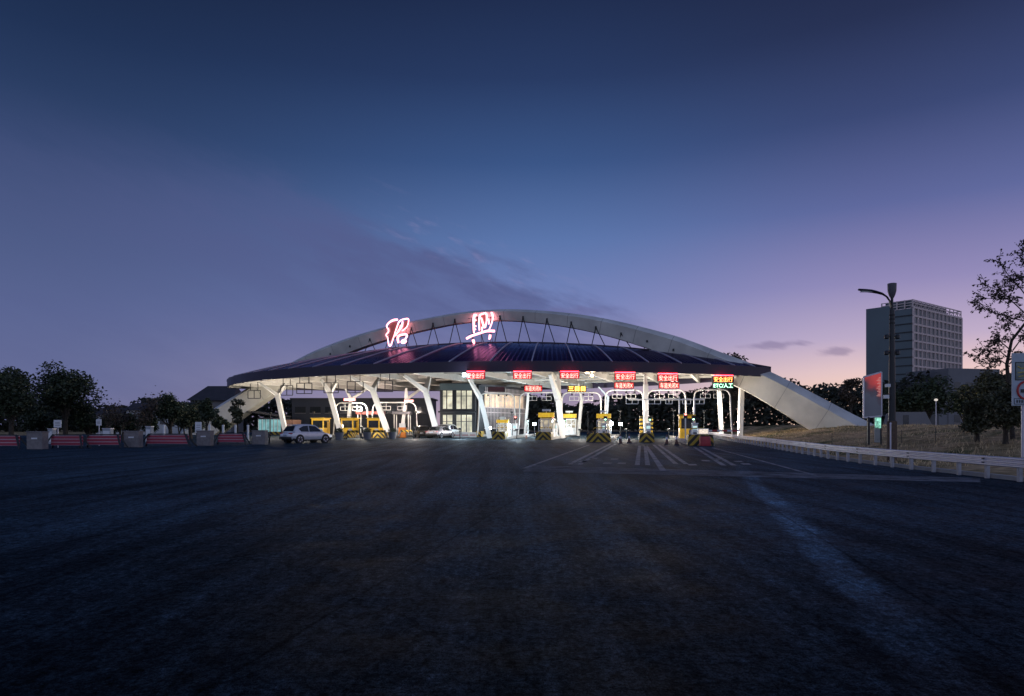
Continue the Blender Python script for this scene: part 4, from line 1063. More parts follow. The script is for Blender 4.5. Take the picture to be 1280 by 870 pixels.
# ------------------------------------------------------------------ cars
def car_mat(name,c): return mat(name,c,.28,metal=.55,var=.04,coat=.6)
def make_car(name,label,loc,rz,paint,L_=4.55,W_=1.86,H_=1.66,kind='suv',lit=0):
    o=thing(name,label,'car',loc,rz)                # car faces local +x
    hw=W_/2
    belt=.98 if kind=='suv' else .9
    st=[(-L_/2,.50,.80,.80),(-L_/2+.12,.36,belt-.06,.92),(-L_/2+.5,.30,belt,.98),(-.9,.26,belt+.02,1.0),(.5,.26,belt,1.0),(1.1,.28,belt-.02,.99),(L_/2-.65,.30,belt-.10,.95),(L_/2-.18,.34,belt-.22,.86),(L_/2,.42,belt-.38,.74)]
    mb=MB(); rings=[]
    for x,z0,z1,k in st:
        w=hw*k; m=(z0+z1)/2
        rings.append([(x,-w*.88,z0),(x,-w*.985,z0+.12),(x,-w,m+.04),(x,-w*.955,z1-.05),(x,-w*.86,z1),(x,0,z1+.035),(x,w*.86,z1),(x,w*.955,z1-.05),(x,w,m+.04),(x,w*.985,z0+.12),(x,w*.88,z0)])
    mb.loft(rings)
    body=mb.build('body',paint,o,smooth=True)
    # greenhouse
    if kind=='suv': ba=[(-L_/2+.28,belt-.01),(-L_/2+.62,H_-.16),(-L_/2+1.15,H_-.02),(-.15,H_),(.45,H_-.08),(1.25,belt-.03)]
    else: ba=[(-L_/2+.55,belt-.01),(-L_/2+1.15,H_-.12),(-.75,H_-.01),(-.1,H_),(.4,H_-.08),(1.25,belt-.03)]
    def wd(z): return hw*(.90-.20*(z-belt)/(H_-belt))
    g=MB(); rr=[]
    for x,z in ba:
        w=wd(z); rr.append([(x,-wd(belt),belt-.03),(x,-wd((belt+z)/2),(belt+z)/2),(x,-w,z-.05),(x,-w+.07,z-.005),(x,0,z+.03),(x,w-.07,z-.005),(x,w,z-.05),(x,wd((belt+z)/2),(belt+z)/2),(x,wd(belt),belt-.03)])
    g.loft(rr); g.build('cabin',paint,o,smooth=True)
    rx=-L_/2+.72 if kind=='suv' else -L_/2+1.2
    sideA=[(1.02,belt+.03),(.36,H_-.17),(-.34,H_-.11),(-.34,belt+.03)]
    sideB=[(-.42,belt+.03),(-.42,H_-.11),(rx+.62,H_-.15),(rx+.12,belt+.30),(rx+.34,belt+.05)]
    for sd_ in (-1,1):
        for poly in (sideA,sideB):
            q=MB(); q.add([(x,sd_*(wd(z)+.014),z) for x,z in poly],[tuple(range(len(poly)))]); q.build('window',M['carglass'],o)
    for (xa,za),(xb,zb_) in ((ba[0],ba[1]),(ba[5],ba[4])):
        sg=-1 if xa<0 else 1; va=.14; vb=.96
        xa2,za2=xa+(xb-xa)*va,za+(zb_-za)*va; xb2,zb2=xa+(xb-xa)*vb,za+(zb_-za)*vb
        off=sg*.035
        q=MB(); q.add([(xa2+off,-wd(za2)+.1,za2+.012),(xa2+off,wd(za2)-.1,za2+.012),(xb2+off,wd(zb2)-.12,zb2+.03),(xb2+off,0,zb2+.05),(xb2+off,-wd(zb2)+.12,zb2+.03)],[(0,1,2,3,4)]); q.build('windscreen',M['carglass'],o)
    if kind=='suv':
        q=MB(); q.box((-L_/2+.62,0,H_-.03),(.36,1.15,.04)); q.build('spoiler',paint,o,bevel=.012)
    cl_=MB(); cl_.box((0,0,.34),(L_*.9,W_*.93,.26)); cl_.build('underbody',M['black'],o,bevel=.04)
    wr=.345 if kind=='suv' else .315
    for x in (-L_/2+.88,L_/2-.92):
        for s in (-1,1):
            t=MB(); t.tube([(x,s*(hw-.24),wr),(x,s*(hw+.012),wr)],wr,24)
            wh=link('wheel',t.mesh('wheel',M['black'],smooth=True),o)
            r=MB(); r.tube([(x,s*(hw+.012),wr),(x,s*(hw+.022),wr)],wr*.72,20)
            ring=r.build('rim',M['galv'],wh,smooth=True)
            sp=MB()
            for k in range(5):
                a=2*math.pi*k/5+.3; sp.bar((x,s*(hw+.026),wr),(x+math.cos(a)*wr*.66,s*(hw+.026),wr+math.sin(a)*wr*.66),.02,.11)
            sp.build('spoke',M['dark'],wh)
            a_=MB(); a_.tube([(x,s*(hw-.2),wr+.02),(x,s*(hw+.004),wr+.02)],wr+.075,24); a_.build('wheel_arch',M['black'],o,smooth=True)
    for s in (-1,1):
        t=MB(); t.box((-L_/2+.10,s*hw*.68,belt-.12),(.16,hw*.42,.12)); t.build('tail_light',M['red'] if not lit else M['led_red_face'],o,bevel=.02)
        t=MB(); t.box((L_/2-.16,s*hw*.62,belt-.30),(.16,hw*.36,.11)); t.build('headlight',M['sign_white'],o,bevel=.02)
        t=MB(); t.box((.85,s*(hw+.06),belt+.06),(.16,.2,.13)); t.build('wing_mirror',paint,o,bevel=.03)
        for xx in (-.55,.45):
            t=MB(); t.box((xx,s*(hw-.005),belt-.13),(.17,.03,.03)); t.build('door_handle',M['galv'],o)
    t=MB(); t.box((-L_/2-.0,0,.46),(.14,W_*.86,.22)); t.box((L_/2-.04,0,.44),(.14,W_*.74,.2)); t.build('bumper',M['black'],o,bevel=.04)
    t=MB(); t.box((-L_/2-.03,0,.70),(.03,.46,.13)); t.build('number_plate',M['sign_face'],o)
    return o
silver=mat('silver_car_paint',(.72,.72,.78),.3,metal=.25,var=.04,coat=.6); darkp=car_mat('dark_car_paint',(.02,.022,.028)); pinks=car_mat('champagne_car_paint',(.50,.44,.46)); whitec=car_mat('white_car_paint',(.6,.6,.62))
x,y=gnd(383.5,553.5); make_car('parked_car','silver crossover waiting at the road edge, rear quarter turned to the viewer',(x,y,0),R(54),silver)
make_car('parked_car','dark car facing out beside the leaning column, half hidden by a sawhorse',(gx(529,87),87,0),R(-72),darkp,kind='sedan',H_=1.5)
make_car('parked_car','silver-pink saloon between the dark car and the white car',(gx(551,84),84,0),R(66),pinks,kind='sedan',H_=1.48,lit=1)
make_car('parked_car','white car half hidden behind the silver-pink saloon',(gx(561.5,90),90,0),R(70),whitec,kind='suv',H_=1.68)

# ------------------------------------------------------------------ buildings under and behind the canopy
M['lit_room']=emit('lit_office_room',(.95,.9,.68),.62,base=(.4,.38,.3),var=.55,scale=.9)
M['lit_room2']=emit('lit_lattice_room',(1,.72,.42),.75,base=(.4,.3,.2),var=.6,scale=1.1)
M['lit_cyan']=emit('lit_cyan_room',(.35,.8,.85),.35,base=(.1,.2,.22),var=.5,scale=1.2)
YO=92
o=thing('glass_office','two-storey glass office with lit pale rooms standing between the parked cars and the curved column','building',(gx(572,YO),YO,0))
xl,xr=gx(549.5,YO)-gx(572,YO),gx(594,YO)-gx(572,YO); Ht=7.3
mb=MB(); mb.box(((xl+xr)/2,3.2,Ht/2),(xr-xl,5.6,Ht)); mb.build('wall',M['frame_dark'],o)
for (pa,pb) in ((553,557.8),(558.4,565.5),(570,576),(576.6,582.5),(583.1,590)):
    a,b=gx(pa,YO)-gx(572,YO),gx(pb,YO)-gx(572,YO)
    for z0,z1 in ((.15,3.0),(3.75,6.3)):
        w=MB(); w.box(((a+b)/2,.38,(z0+z1)/2),(b-a,.02,z1-z0)); ww=w.build('window',M['lit_room'],o)
        f=MB()
        for q in (a,b): f.box((q,.35,(z0+z1)/2),(.07,.1,z1-z0))
        for q in (z0,z1,(z0+z1)/2+.5): f.box(((a+b)/2,.35,q),(b-a+.07,.1,.07))
        f.build('frame',M['frame_dark'],ww)
mb=MB(); mb.box(((xl+xr)/2,.2,6.78),(xr-xl,.3,.85)); mb.build('sign_band',M['tower_wall'],o)
mb=MB(); mb.box(((xl+xr)/2,.0,3.38),(xr-xl+.3,.9,.22)); mb.build('awning',M['frame_dark'],o)
# lattice building receding
P0=Vector((gx(599,95),95)); P1=Vector((gx(656,106.5),106.5)); dv=(P1-P0); LL=dv.length
o=thing('lattice_building','long building with glowing upper floor behind vertical slats, receding behind the curved column','building',(P0.x,P0.y,0),math.atan2(dv.y,dv.x))
mb=MB(); mb.box((LL/2,3.1,3.57),(LL,6,7.14)); mb.build('wall',M['frame_dark'],o)
mb=MB(); mb.box((LL/2,2.9,7.22),(LL+.6,6.8,.16)); mb.build('roof',M['roof_tile'],o)
for k in range(8):
    a=LL*(.12+.86*k/8); b=LL*(.12+.86*(k+.88)/8)
    w=MB(); w.box(((a+b)/2,.08,5.1),(b-a,.02,1.9)); w.build('window',M['lit_room2'],o)
    w=MB(); w.box(((a+b)/2,.08,1.7),(b-a,.02,2.2)); w.build('window',M['booth_in_c'] if k==3 else M['glass'],o)
mb=MB()
for k in range(30): mb.box((LL*.12+LL*.87*k/29,-.10,4.0),(.05,.07,6.0))
for z in (1.1,3.4,4.1,6.3): mb.box((LL*.55,-.03,z),(LL*.9,.05,.10))
mb.build('slat_screen',M['tower_frame'],o)
# dark depot behind
o=thing('depot_building','long dark windowed depot standing behind the yellow booths','building',(gx(452,122),122,0))
mb=MB(); mb.box((0,4,3.1),(25,8,6.2)); mb.build('wall',M['darkwall'],o)
mb=MB(); mb.box((0,4,6.3),(25.6,8.6,.24)); mb.build('roof',M['roof_tile'],o)
for k in range(9):
    w=MB(); w.box((-11+k*2.7,-.015,4.3),(1.9,.03,1.1)); ww=w.build('window',M['glass'],o)
    f=MB(); f.box((-11+k*2.7,-.04,3.7),(2.0,.06,.08)); f.build('sill',M['concrete'],ww)
    if k%3==1:
        w=MB(); w.box((-11+k*2.7,-.015,1.4),(2.0,.03,2.6)); w.build('door',M['glass'],o)
# little hut with cyan windows
YH=106
o=thing('attendant_hut','low hut with glowing cyan windows and a brick end below the arch foot','hut',(gx(337,YH),YH,0))
hx=lambda px: gx(px,YH)-gx(337,YH)
mb=MB(); mb.box((hx(337),2,1.35),(hx(352)-hx(322),4,2.7)); mb.build('wall',M['darkwall'],o)
mb=MB(); a,b=hx(316),hx(352)
mb.add([(a,-.6,3.55),(b,-.6,2.85),(b,4.6,2.85),(a,4.6,3.55),(a,-.6,3.75),(b,-.6,3.05),(b,4.6,3.05),(a,4.6,3.75)],[(0,3,2,1),(4,5,6,7),(0,1,5,4),(1,2,6,5),(2,3,7,6),(3,0,4,7)]); mb.build('roof',M['roof_tile'],o)
for k in range(6):
    xx=hx(323.5+k*4.8)
    w=MB(); w.box((xx+.22,-.015,1.5),(.45,.03,1.9)); ww=w.build('window',M['lit_cyan'],o)
    f=MB(); f.box((xx-.03,-.03,1.5),(.06,.06,2.0)); f.build('frame',M['sign_white'],ww)
mb=MB(); mb.box((hx(359.5),2,1.2),(hx(366.5)-hx(352.5),4,2.4)); mb.build('brick_end',M['brick'],o)
# houses on the left
o=thing('hip_roof_house','house with a dark hipped roof behind the last dark trees','house',(gx(262,150),150,0))
mb=MB(); mb.box((0,4,3.5),(9,7,7)); mb.build('wall',M['block'],o)
mb=MB(); mb.add([(-5,-.5,7),(5.4,-.5,7),(5.4,8.5,7),(-5,8.5,7),(-2.2,4,10.4),(4.4,4,10.4)],[(0,1,5,4),(1,2,5),(2,3,4,5),(3,0,4),(0,3,2,1)]); mb.build('roof',M['roof_tile'],o)
for k in range(3):
    w=MB(); w.box((-3+k*3,-.015,5.2),(1.3,.03,1.4)); w.build('window',M['glass'],o)
for px0,px1,py,lab in ((158,181,513,'small white house with a dark gable behind the bare trees'),(192,236,512,'long white house behind the bushy dark tree'),(120,150,519,'grey low house behind the leafless shrubs')):
    Yh=112; w2=(gx(px1,Yh)-gx(px0,Yh))/2; h=gz(py,Yh)
    o=thing('village_house',lab,'house',(gx((px0+px1)/2,Yh),Yh,0),0,'low houses behind the road edge')
    mb=MB(); mb.box((0,2.5,h/2),(2*w2,5,h)); mb.build('wall',M['plaster'],o)
    mb=MB(); mb.add([(-w2-.3,-.4,h),(w2+.3,-.4,h),(w2+.3,5.4,h),(-w2-.3,5.4,h),(-w2-.3,2.5,h+1.3),(w2+.3,2.5,h+1.3)],[(0,1,5,4),(2,3,4,5),(1,2,5),(3,0,4),(0,3,2,1)]); mb.build('roof',M['roof_tile'],o)
    nw=max(1,int(w2))
    for k in range(nw):
        xx=-w2+2*w2*(k+.5)/nw
        w=MB(); w.box((xx,-.015,h*.55),(.8,.03,1.0)); ww=w.build('window',M['glass'],o)
        f=MB(); f.box((xx,-.04,h*.55-.55),(.95,.07,.08)); f.build('sill',M['concrete'],ww)

# ------------------------------------------------------------------ tower on the right
SCL=1.6; C0=Vector((159.1,270.0)); rd=Vector((.80,.60)).normalized(); ld=Vector((-rd.y,rd.x))
RW,LW,TH=47.5,17.8,51.5
o=thing('office_tower','tall office tower with a pale window grid and a plain dark side','tower',(C0.x,C0.y,0),math.atan2(rd.y,rd.x))
NC,NR=12,13; Z0,Z1=5.0,TH-3.2; ch=(Z1-Z0)/NR; cw=RW/NC
mb=MB(); mb.box((RW/2,LW/2,(TH-3.4)/2),(RW-.8,LW,TH-3.4)); 
mb.build('wall',M['tower_wall'],o)
mb=MB()
for i in range(NC+1): mb.box((i*cw,-.25,(Z1+Z0)/2+.0),(.55 if 0<i<NC else .9,.5,Z1-Z0))
for j in range(NR+1): mb.box((RW/2,-.2,Z0+j*ch),(RW+.9,.4,.7))
for i in range(NC):
    mb.box((i*cw+cw/2,-.12,(Z1+Z0)/2),(.22,.25,Z1-Z0))
mb.build('facade_grid',M['tower_frame'],o)
wme=MB(); wme.box((0,0,0),(cw-.6,.06,ch-.75)); wme=wme.mesh('window',M['tower_glass'])
wlow=MB()
for j in range(NR):
    for i in range(NC):
        c=(i*cw+cw/2,-.0+.375,Z0+j*ch+ch/2)
        if j>=NR-8:
            w=link('window',wme,o); w.location=c
        else: wlow.box(c,(cw-.6,.06,ch-.75))
wl=wlow.build('lower_window',M['tower_glass'],o); wl['kind']='stuff'
mb=MB()
for i in range(NC+1): mb.bar((i*cw,0,TH-3.5),(i*cw,0,TH),.3)
for zz in (TH-.2,TH-1.4): mb.bar((0,0,zz),(RW,0,zz),.35)
for k in range(5): mb.bar((0,LW*k/6,TH-3.5),(0,LW*k/6,TH),.4)
for zz in (TH-.2,TH-1.3,TH-2.3): mb.bar((0,0,zz),(0,LW*.66,zz),.3)
mb.bar((RW,0,TH-.2),(RW,LW,TH-.2),.35)
for i in range(NC): mb.bar((i*cw+.3,0,TH-3.4),(i*cw+cw-.3,0,TH-1.4),.2)
mb.build('crown_frame',M['tower_frame'],o)
mb=MB(); mb.box((RW*.36,.9,TH-1.75),(RW*.72,.2,3.0)); mb.box((.9,LW*.33,TH-1.75),(.2,LW*.55,3.0)); mb.build('plant_screen',M['tower_wall'],o)
mb=MB(); mb.box((-.35,LW*.74,TH/2-.8),(.7,LW*.53,TH-1.6)); mb.build('stair_core',M['tower_wall'],o)
for j in range(NR):
    w=MB(); w.box((-.012,LW*.24,Z0+j*ch+ch*.1),(.08,LW*.46,.35)); w.build('side_band',M['frame_dark'],o)
# low block beside it
Yb=150
o=thing('flat_roof_block','plain grey flat-roofed block between the tower and the tall sparse tree','building',(gx(1218,Yb),Yb,0),R(12))
mb=MB(); mb.box((0,6,7.0),(13.5,12,14.0)); mb.build('wall',M['block'],o)
mb=MB(); mb.box((-6,6.2,5.6),(6,12,11.2)); mb.build('lower_wing',M['block'],o)
for k in range(4):
    for j in range(3):
        w=MB(); w.box((-4.5+k*3,-.015,3+j*3.6),(1.6,.03,1.6)); ww=w.build('window',M['glass'],o)
        f=MB(); f.box((-4.5+k*3,-.05,2.1+j*3.6),(1.8,.08,.1)); f.build('sill',M['concrete'],ww)
# low hut behind the grass
Yk=110; zg=1.4
o=thing('grass_hut','low pale shed behind the grass bank past the glass pylon','shed',(gx(1140,Yk),Yk,zg-.1))
mb=MB(); mb.add([(-3.4,0,0),(3.4,0,0),(2.6,4,0),(-2.6,4,0),(-2.6,0,2.4),(2.2,0,2.4),(2,4,2.2),(-2,4,2.2)],[(0,1,5,4),(1,2,6,5),(2,3,7,6),(3,0,4,7),(4,5,6,7),(0,3,2,1)]); mb.build('wall',M['block'],o)
mb=MB(); mb.box((-1,-.02,1.0),(.9,.04,1.8)); mb.build('door',M['glass'],o)
o=thing('yard_lamp','small lit lamp on a thin post near the low shed','lamp',(gx(1170,100),100,1.3))
mb=MB(); mb.tube([(0,0,0),(0,0,gz(501,100)-1.3)],.06,8); mb.build('post',M['galv'],o)
mb=MB(); mb.lathe((0,0,gz(501,100)-1.35),[(.05,0),(.25,.1),(.22,.3),(.05,.38)],12); mb.build('lamp_head',emit('yard_lamp_glow',(1,.9,.8),.7),o,smooth=True)

# ------------------------------------------------------------------ guardrail
def polyline(P,step):
    out=[]; acc=0
    seg=[(Vector(a),Vector(b)) for a,b in zip(P,P[1:])]
    d=0
    for a,b in seg:
        L_=(b-a).length
        while acc<=L_: out.append((a+(b-a)*(acc/L_),(b-a).normalized())); acc+=step
        acc-=L_
    return out
RO=(RAIL[2][0],RAIL[2][1],0)
M['post_galv']=mat('weathered_post_steel',(.36,.35,.38),.6,metal=.2,var=.3,scale=3)
gr=thing('guardrail','galvanised corrugated guardrail on short posts along the grass bank','guardrail',RO)
prof=[(0,.40),(-.05,.425),(-.05,.455),(0,.48),(0,.505),(-.05,.53),(-.05,.56),(0,.585),(0,.61),(-.05,.635),(-.05,.665),(0,.69)]
mb=MB(); rings=[]
sm=polyline(RAIL,.9)
for p,d in sm:
    nr=Vector((d.y,-d.x)); rings.append([(p.x+nr.x*q-RO[0],p.y+nr.y*q-RO[1],z) for q,z in prof])
mb.loft(rings,closed=False,caps=False); mb.build('beam',M['galv'],gr,smooth=True,recalc=False)
cnt=0
for p,d in polyline(RAIL[1:],1.33):
    a=math.atan2(d.y,d.x); nr=Vector((d.y,-d.x)); q=p+nr*.11
    mb=MB(); mb.box((q.x-RO[0],q.y-RO[1],.27),(.10,.10,.66),a); mb.build('post',M['post_galv'],gr); cnt+=1
    if cnt%3==0 and p.y<60:
        b=MB()
        for zz in (.48,.6): b.box((p.x-nr.x*.02-RO[0],p.y-nr.y*.02-RO[1],zz),(.09,.03,.03),a)
        b.build('splice_bolt',M['dark'],gr)
# wire mesh fence behind it
wf=thing('wire_fence','low wire fence of thin strands along the grass bank behind the guardrail','fence',(22,30,0))
mb=MB(); FP=[(gx(1040,46),46),(gx(1115,42),42),(gx(1200,37),37),(gx(1290,33),33),(gx(1420,27),27)]
fp=polyline(FP,2.6)
pts=[Vector((p.x-22,p.y-30,ground_h(p.x,p.y))) for p,d in fp]
for zz in (.25,.55,.85): mb.tube([p+Vector((0,0,zz)) for p in pts],.006,5)
mb.build('strand',M['dark'],wf)
for p in pts:
    b=MB(); b.tube([p,p+Vector((0,0,.95))],.018,6); b.build('post',M['dark'],wf)

# ------------------------------------------------------------------ street lamp
YS=30; xs0=gx(1115,YS); zg=ground_h(xs0,YS); s_=YS/K
lamp=thing('street_lamp','tall dark street lamp with one drooping arm and a cup-shaped head beyond the guardrail','street lamp',(xs0,YS,zg))
zz=lambda py: gz(py,YS)-zg
mb=MB(); mb.lathe((0,0,0),[(.20,0),(.20,zz(527)),(.15,zz(526))],20); mb.build('base_cabinet',mat('rusty_lamp_base',(.10,.065,.045),.8,var=.4,scale=6),lamp,smooth=True)
mb=MB(); mb.tube([(0,0,zz(528)),(0,0,zz(470)),(0,0,zz(388))],[.145,.13,.10],16); mb.tube([(0,0,zz(388)),(0,0,zz(371))],.055,12); mb.build('pole',M['dark'],lamp,smooth=True)
mb=MB(); mb.lathe((0,0,0),[(.06,zz(373)),(.13,zz(369)),(.175,zz(364)),(.185,zz(354.5)),(.15,zz(354.2))],20); mb.build('cup_head',mat('lamp_grey',(.10,.095,.11),.5),lamp,smooth=True)
dx=lambda px:(px-1115)*s_
mb=MB()
pp=[(1113.5,384),(1112,376),(1108.5,371),(1103,367.3),(1096,365.3),(1090,364),(1082,363.2),(1073,362)]
rr_w=[.05,.055,.06,.075,.09,.10,.10,.06]
rings=[]
for (a,b),w in zip(pp,rr_w):
    rings.append([(dx(a),-w*1.4,zz(b)),(dx(a)+.01,0,zz(b)+w*.75),(dx(a),w*1.4,zz(b)),(dx(a),0,zz(b)-w*.75)])
mb.loft(rings); mb.build('arm',M['dark'],lamp,smooth=True)
mb=MB(); mb.box((dx(1083),0,zz(364.6)),(.5,.16,.03)); mb.build('lamp_lens',M['sign_white'],lamp)
for py in (421,441):
    for s in (-1,1):
        mb=MB(); mb.lathe((s*.24,0,zz(py)-.1),[(.06,0),(.1,.04),(.1,.16),(.05,.2)],12); mb.bar((s*.1,0,zz(py)),(s*.2,0,zz(py)),.05); mb.build('speaker',M['dark'],lamp,smooth=True)
mb=MB(); mb.box((-.2,-.02,zz(482)),(.16,.2,.14)); mb.bar((-.1,0,zz(482)),(-.16,0,zz(482)),.05); mb.build('camera',M['sign_white'],lamp,bevel=.01)
mb=MB(); mb.box((-.28,-.05,zz(496)),(.2,.14,.16)); mb.bar((-.1,0,zz(496)),(-.22,0,zz(496)),.05); mb.build('camera',M['sign_white'],lamp,bevel=.01)
for py in (395,400,405): 
    mb=MB(); mb.lathe((0,0,zz(py)),[(.115,0),(.115,.06)],14); mb.build('collar',M['black'],lamp,smooth=True)
# slim pale post beside
o=thing('slim_post','slim pale post standing just in front of the street lamp base','post',(gx(1113.2,28.5),28.5,ground_h(gx(1113.2,28.5),28.5)))
mb=MB(); mb.tube([(0,0,0),(0,0,gz(528,28.5))],.03,8); mb.build('shaft',M['galv'],o)
mb=MB(); mb.lathe((0,0,gz(528,28.5)),[(.045,0),(.02,.05)],10); mb.build('cap',M['galv'],o)

# ------------------------------------------------------------------ glass pylon sign
YP=40; X0=gx(1090.5,YP); zg=ground_h(X0,YP)
py_=thing('glass_pylon','upright glass information pylon with a red graphic top and a slanted upper edge','pylon sign',(X0,YP,zg))
q=lambda px,py,y=0:((px-1090.5)*YP/K,y,gz(py,YP)-zg)
def pylon_material():
    m=mat('printed_pylon_glass',(.3,.3,.33),.15,var=0); nt=m.node_tree; nd=nt.nodes; b=nd['Principled BSDF']
    tc=nd.new('ShaderNodeTexCoord'); sp=nd.new('ShaderNodeSeparateXYZ'); nt.links.new(tc.outputs['Object'],sp.inputs[0])
    nz=nd.new('ShaderNodeTexNoise'); nz.inputs['Scale'].default_value=2.2; nz.inputs['Detail'].default_value=6; nt.links.new(tc.outputs['Object'],nz.inputs['Vector'])
    ad=nd.new('ShaderNodeMath'); ad.operation='MULTIPLY_ADD'; ad.inputs[1].default_value=1.3; nt.links.new(nz.outputs[0],ad.inputs[0]); 
    n3=nd.new('ShaderNodeMath'); n3.operation='MULTIPLY_ADD'; n3.inputs[1].default_value=.9; nt.links.new(sp.outputs[0],n3.inputs[0]); nt.links.new(sp.outputs[2],n3.inputs[2])
    nt.links.new(n3.outputs[0],ad.inputs[2])
    r=nd.new('ShaderNodeValToRGB'); mr=nd.new('ShaderNodeMapRange'); mr.inputs[1].default_value=3.4; mr.inputs[2].default_value=4.9
    nt.links.new(ad.outputs[0],mr.inputs[0]); nt.links.new(mr.outputs[0],r.inputs[0])
    e=r.color_ramp.elements; e[0].position=.1; e[0].color=(.25,.25,.27,1); e[1].position=.75; e[1].color=(.62,.10,.09,1); k=e.new(.4); k.color=(.22,.15,.16,1)
    nt.links.new(r.outputs[0],b.inputs['Base Color'])
    m2=nd.new('ShaderNodeValToRGB'); m2.color_ramp.elements[0].position=.35; m2.color_ramp.elements[0].color=(0,0,0,1); m2.color_ramp.elements[1].position=1; m2.color_ramp.elements[1].color=(.9,.08,.06,1)
    nt.links.new(mr.outputs[0],m2.inputs[0]); nt.links.new(m2.outputs[0],b.inputs['Emission Color']); b.inputs['Emission Strength'].default_value=.32
    return m
mb=MB(); f=[(1079.5,522),(1101.7,520),(1101.7,465),(1079.5,471.2)]
mb.loft([[q(*p,y=-.03) for p in f],[q(*p,y=.03) for p in f]]); mb.build('glass_panel',pylon_material(),py_)
mb=MB()
for a,b in zip(f,f[1:]+f[:1]): mb.bar(q(*a),q(*b),.07,.09)
mb.build('frame',M['galv'],py_)
mb=MB(); f2=[(1093,553),(1101,553),(1101,521),(1093,521)]; mb.loft([[q(*p,y=-.02) for p in f2],[q(*p,y=.03) for p in f2]]); mb.build('lower_panel',mat('pale_panel',(.30,.30,.29),.5),py_)
mb=MB(); f2=[(1093.3,535),(1100.6,535),(1100.6,522),(1093.3,522)]; mb.loft([[q(*p,y=-.06) for p in f2],[q(*p,y=-.035) for p in f2]]); mb.build('lit_screen',emit('green_screen',(.35,.9,.7),.75,var=.8,scale=6),py_)
mb=MB(); mb.bar(q(1085.5,556),q(1085.5,521.5),.12); mb.bar(q(1100.9,556),q(1100.9,521.5),.08); mb.build('post',M['dark'],py_)
M['letter_red']=emit('pylon_lettering',(1,.45,.42),.5)
mb=MB()
for k in range(13):
    zq=472+k*1.9; wd_=2.2+((k*37)%5)*.7
    mb.box(((1100.3-wd_/2-1090.5)*YP/K,-.045,gz(zq,YP)-zg),(wd_*YP/K,.012,.035))
mb.build('lettering',M['letter_red'],py_)

# ------------------------------------------------------------------ traffic sign at the picture edge
YT=28; X0=gx(1278,YT); zg=ground_h(X0,YT)
ts=thing('road_sign','grey multi-part road sign with a red ring, cut by the picture edge','road sign',(X0,YT,zg))
q=lambda px,py,y=0:((px-1278)*YT/K,y,gz(py,YT)-zg)
def slab(name,x0,y0,x1,y1,yf,th,m):
    a,b=q(x0,y1),q(x1,y0); mb=MB(); mb.box(((a[0]+b[0])/2,yf,(a[2]+b[2])/2),(b[0]-a[0],th,b[2]-a[2])); return mb.build(name,m,ts)
slab('board',1264.8,441.5,1300,507,0,.05,M['sign_face'])
slab('picture_border',1268.2,452.5,1297,475.5,-.03,.012,M['dark'])
slab('picture_panel',1269.4,453.7,1296,474.3,-.038,.012,mat('picture_face',(.16,.2,.2),.5,var=.5,scale=5))
yl=mat('sign_yellow',(.5,.38,.06),.5,var=.3)
mb=MB()
for a,b in (((1271,458),(1276,461)),((1276,461),(1283,458)),((1271,466),(1283,464.5)),((1272,471),(1284,468.5)),((1284,457),(1293,462)),((1286,466),(1294,466))): mb.bar(q(*a,y=-.048),q(*b,y=-.048),.03)
mb.build('picture_line',yl,ts)
mb=MB(); c=q(1282,488); ring=[]
for k in range(33):
    a=2*math.pi*k/32; ring.append((c[0]+.36*math.cos(a),-.04,c[2]+.36*math.sin(a)))
mb.tube(ring,.045,6,cap=False); mb.build('ring',mat('sign_red',(.42,.03,.03),.5),ts)
mb=MB(); mb.bar((c[0]-.22,-.04,c[2]-.02),(c[0]+.22,-.04,c[2]-.02),.03,.14); mb.box((c[0]+.1,-.04,c[2]+.08),(.2,.03,.12)); mb.build('symbol',M['dark'],ts)
slab('text_border',1266.8,498,1297,505.5,-.03,.012,M['dark'])
slab('text_panel',1267.4,498.7,1296.4,504.8,-.038,.012,M['sign_face'])
mb=MB()
for k in range(8):
    xx=1269.5+k*3.1
    for a,b in (((xx,500),(xx+1.6,500)),((xx+.2,500),(xx+.2,503.7)),((xx+1.4,500.4),(xx+1.1,503.7)),((xx,502),(xx+1.8,502))): mb.bar(q(*a,y=-.048),q(*b,y=-.048),.012,.02)
mb.build('small_lettering',M['dark'],ts)
mb=MB(); a=q(1281,441,y=.09); mb.tube([(a[0],.09,0),(a[0],.09,a[2])],.07,12); mb.build('post',M['galv'],ts,smooth=True)

# ------------------------------------------------------------------ trees
def leaf_quads(centers, size, r, upbias=.3):
    c=np.asarray(centers); n=len(c)
    rs=np.random.RandomState(r)
    a=rs.normal(size=(n,3)); a[:,2]*=.6; a/=np.linalg.norm(a,axis=1)[:,None]
    b=rs.normal(size=(n,3)); b-=a*(a*b).sum(1)[:,None]; b/=np.linalg.norm(b,axis=1)[:,None]
    s=size*rs.uniform(.6,1.35,size=(n,1))
    v=np.stack([c-a*s,c-b*s*.55+a*s*.1,c+a*s,c+b*s*.55+a*s*.1],1).reshape(-1,3)
    return v
def leaf_mesh(name,verts,m):
    n=len(verts)//4; me=bpy.data.meshes.new(name)
    me.vertices.add(len(verts)); me.vertices.foreach_set('co',verts.astype('f').ravel())
    me.loops.add(n*4); me.loops.foreach_set('vertex_index',np.arange(n*4,dtype='i'))
    me.polygons.add(n); me.polygons.foreach_set('loop_start',np.arange(0,n*4,4,dtype='i')); me.polygons.foreach_set('loop_total',np.full(n,4,dtype='i'))
    me.update(calc_edges=True); me.materials.append(m); return me
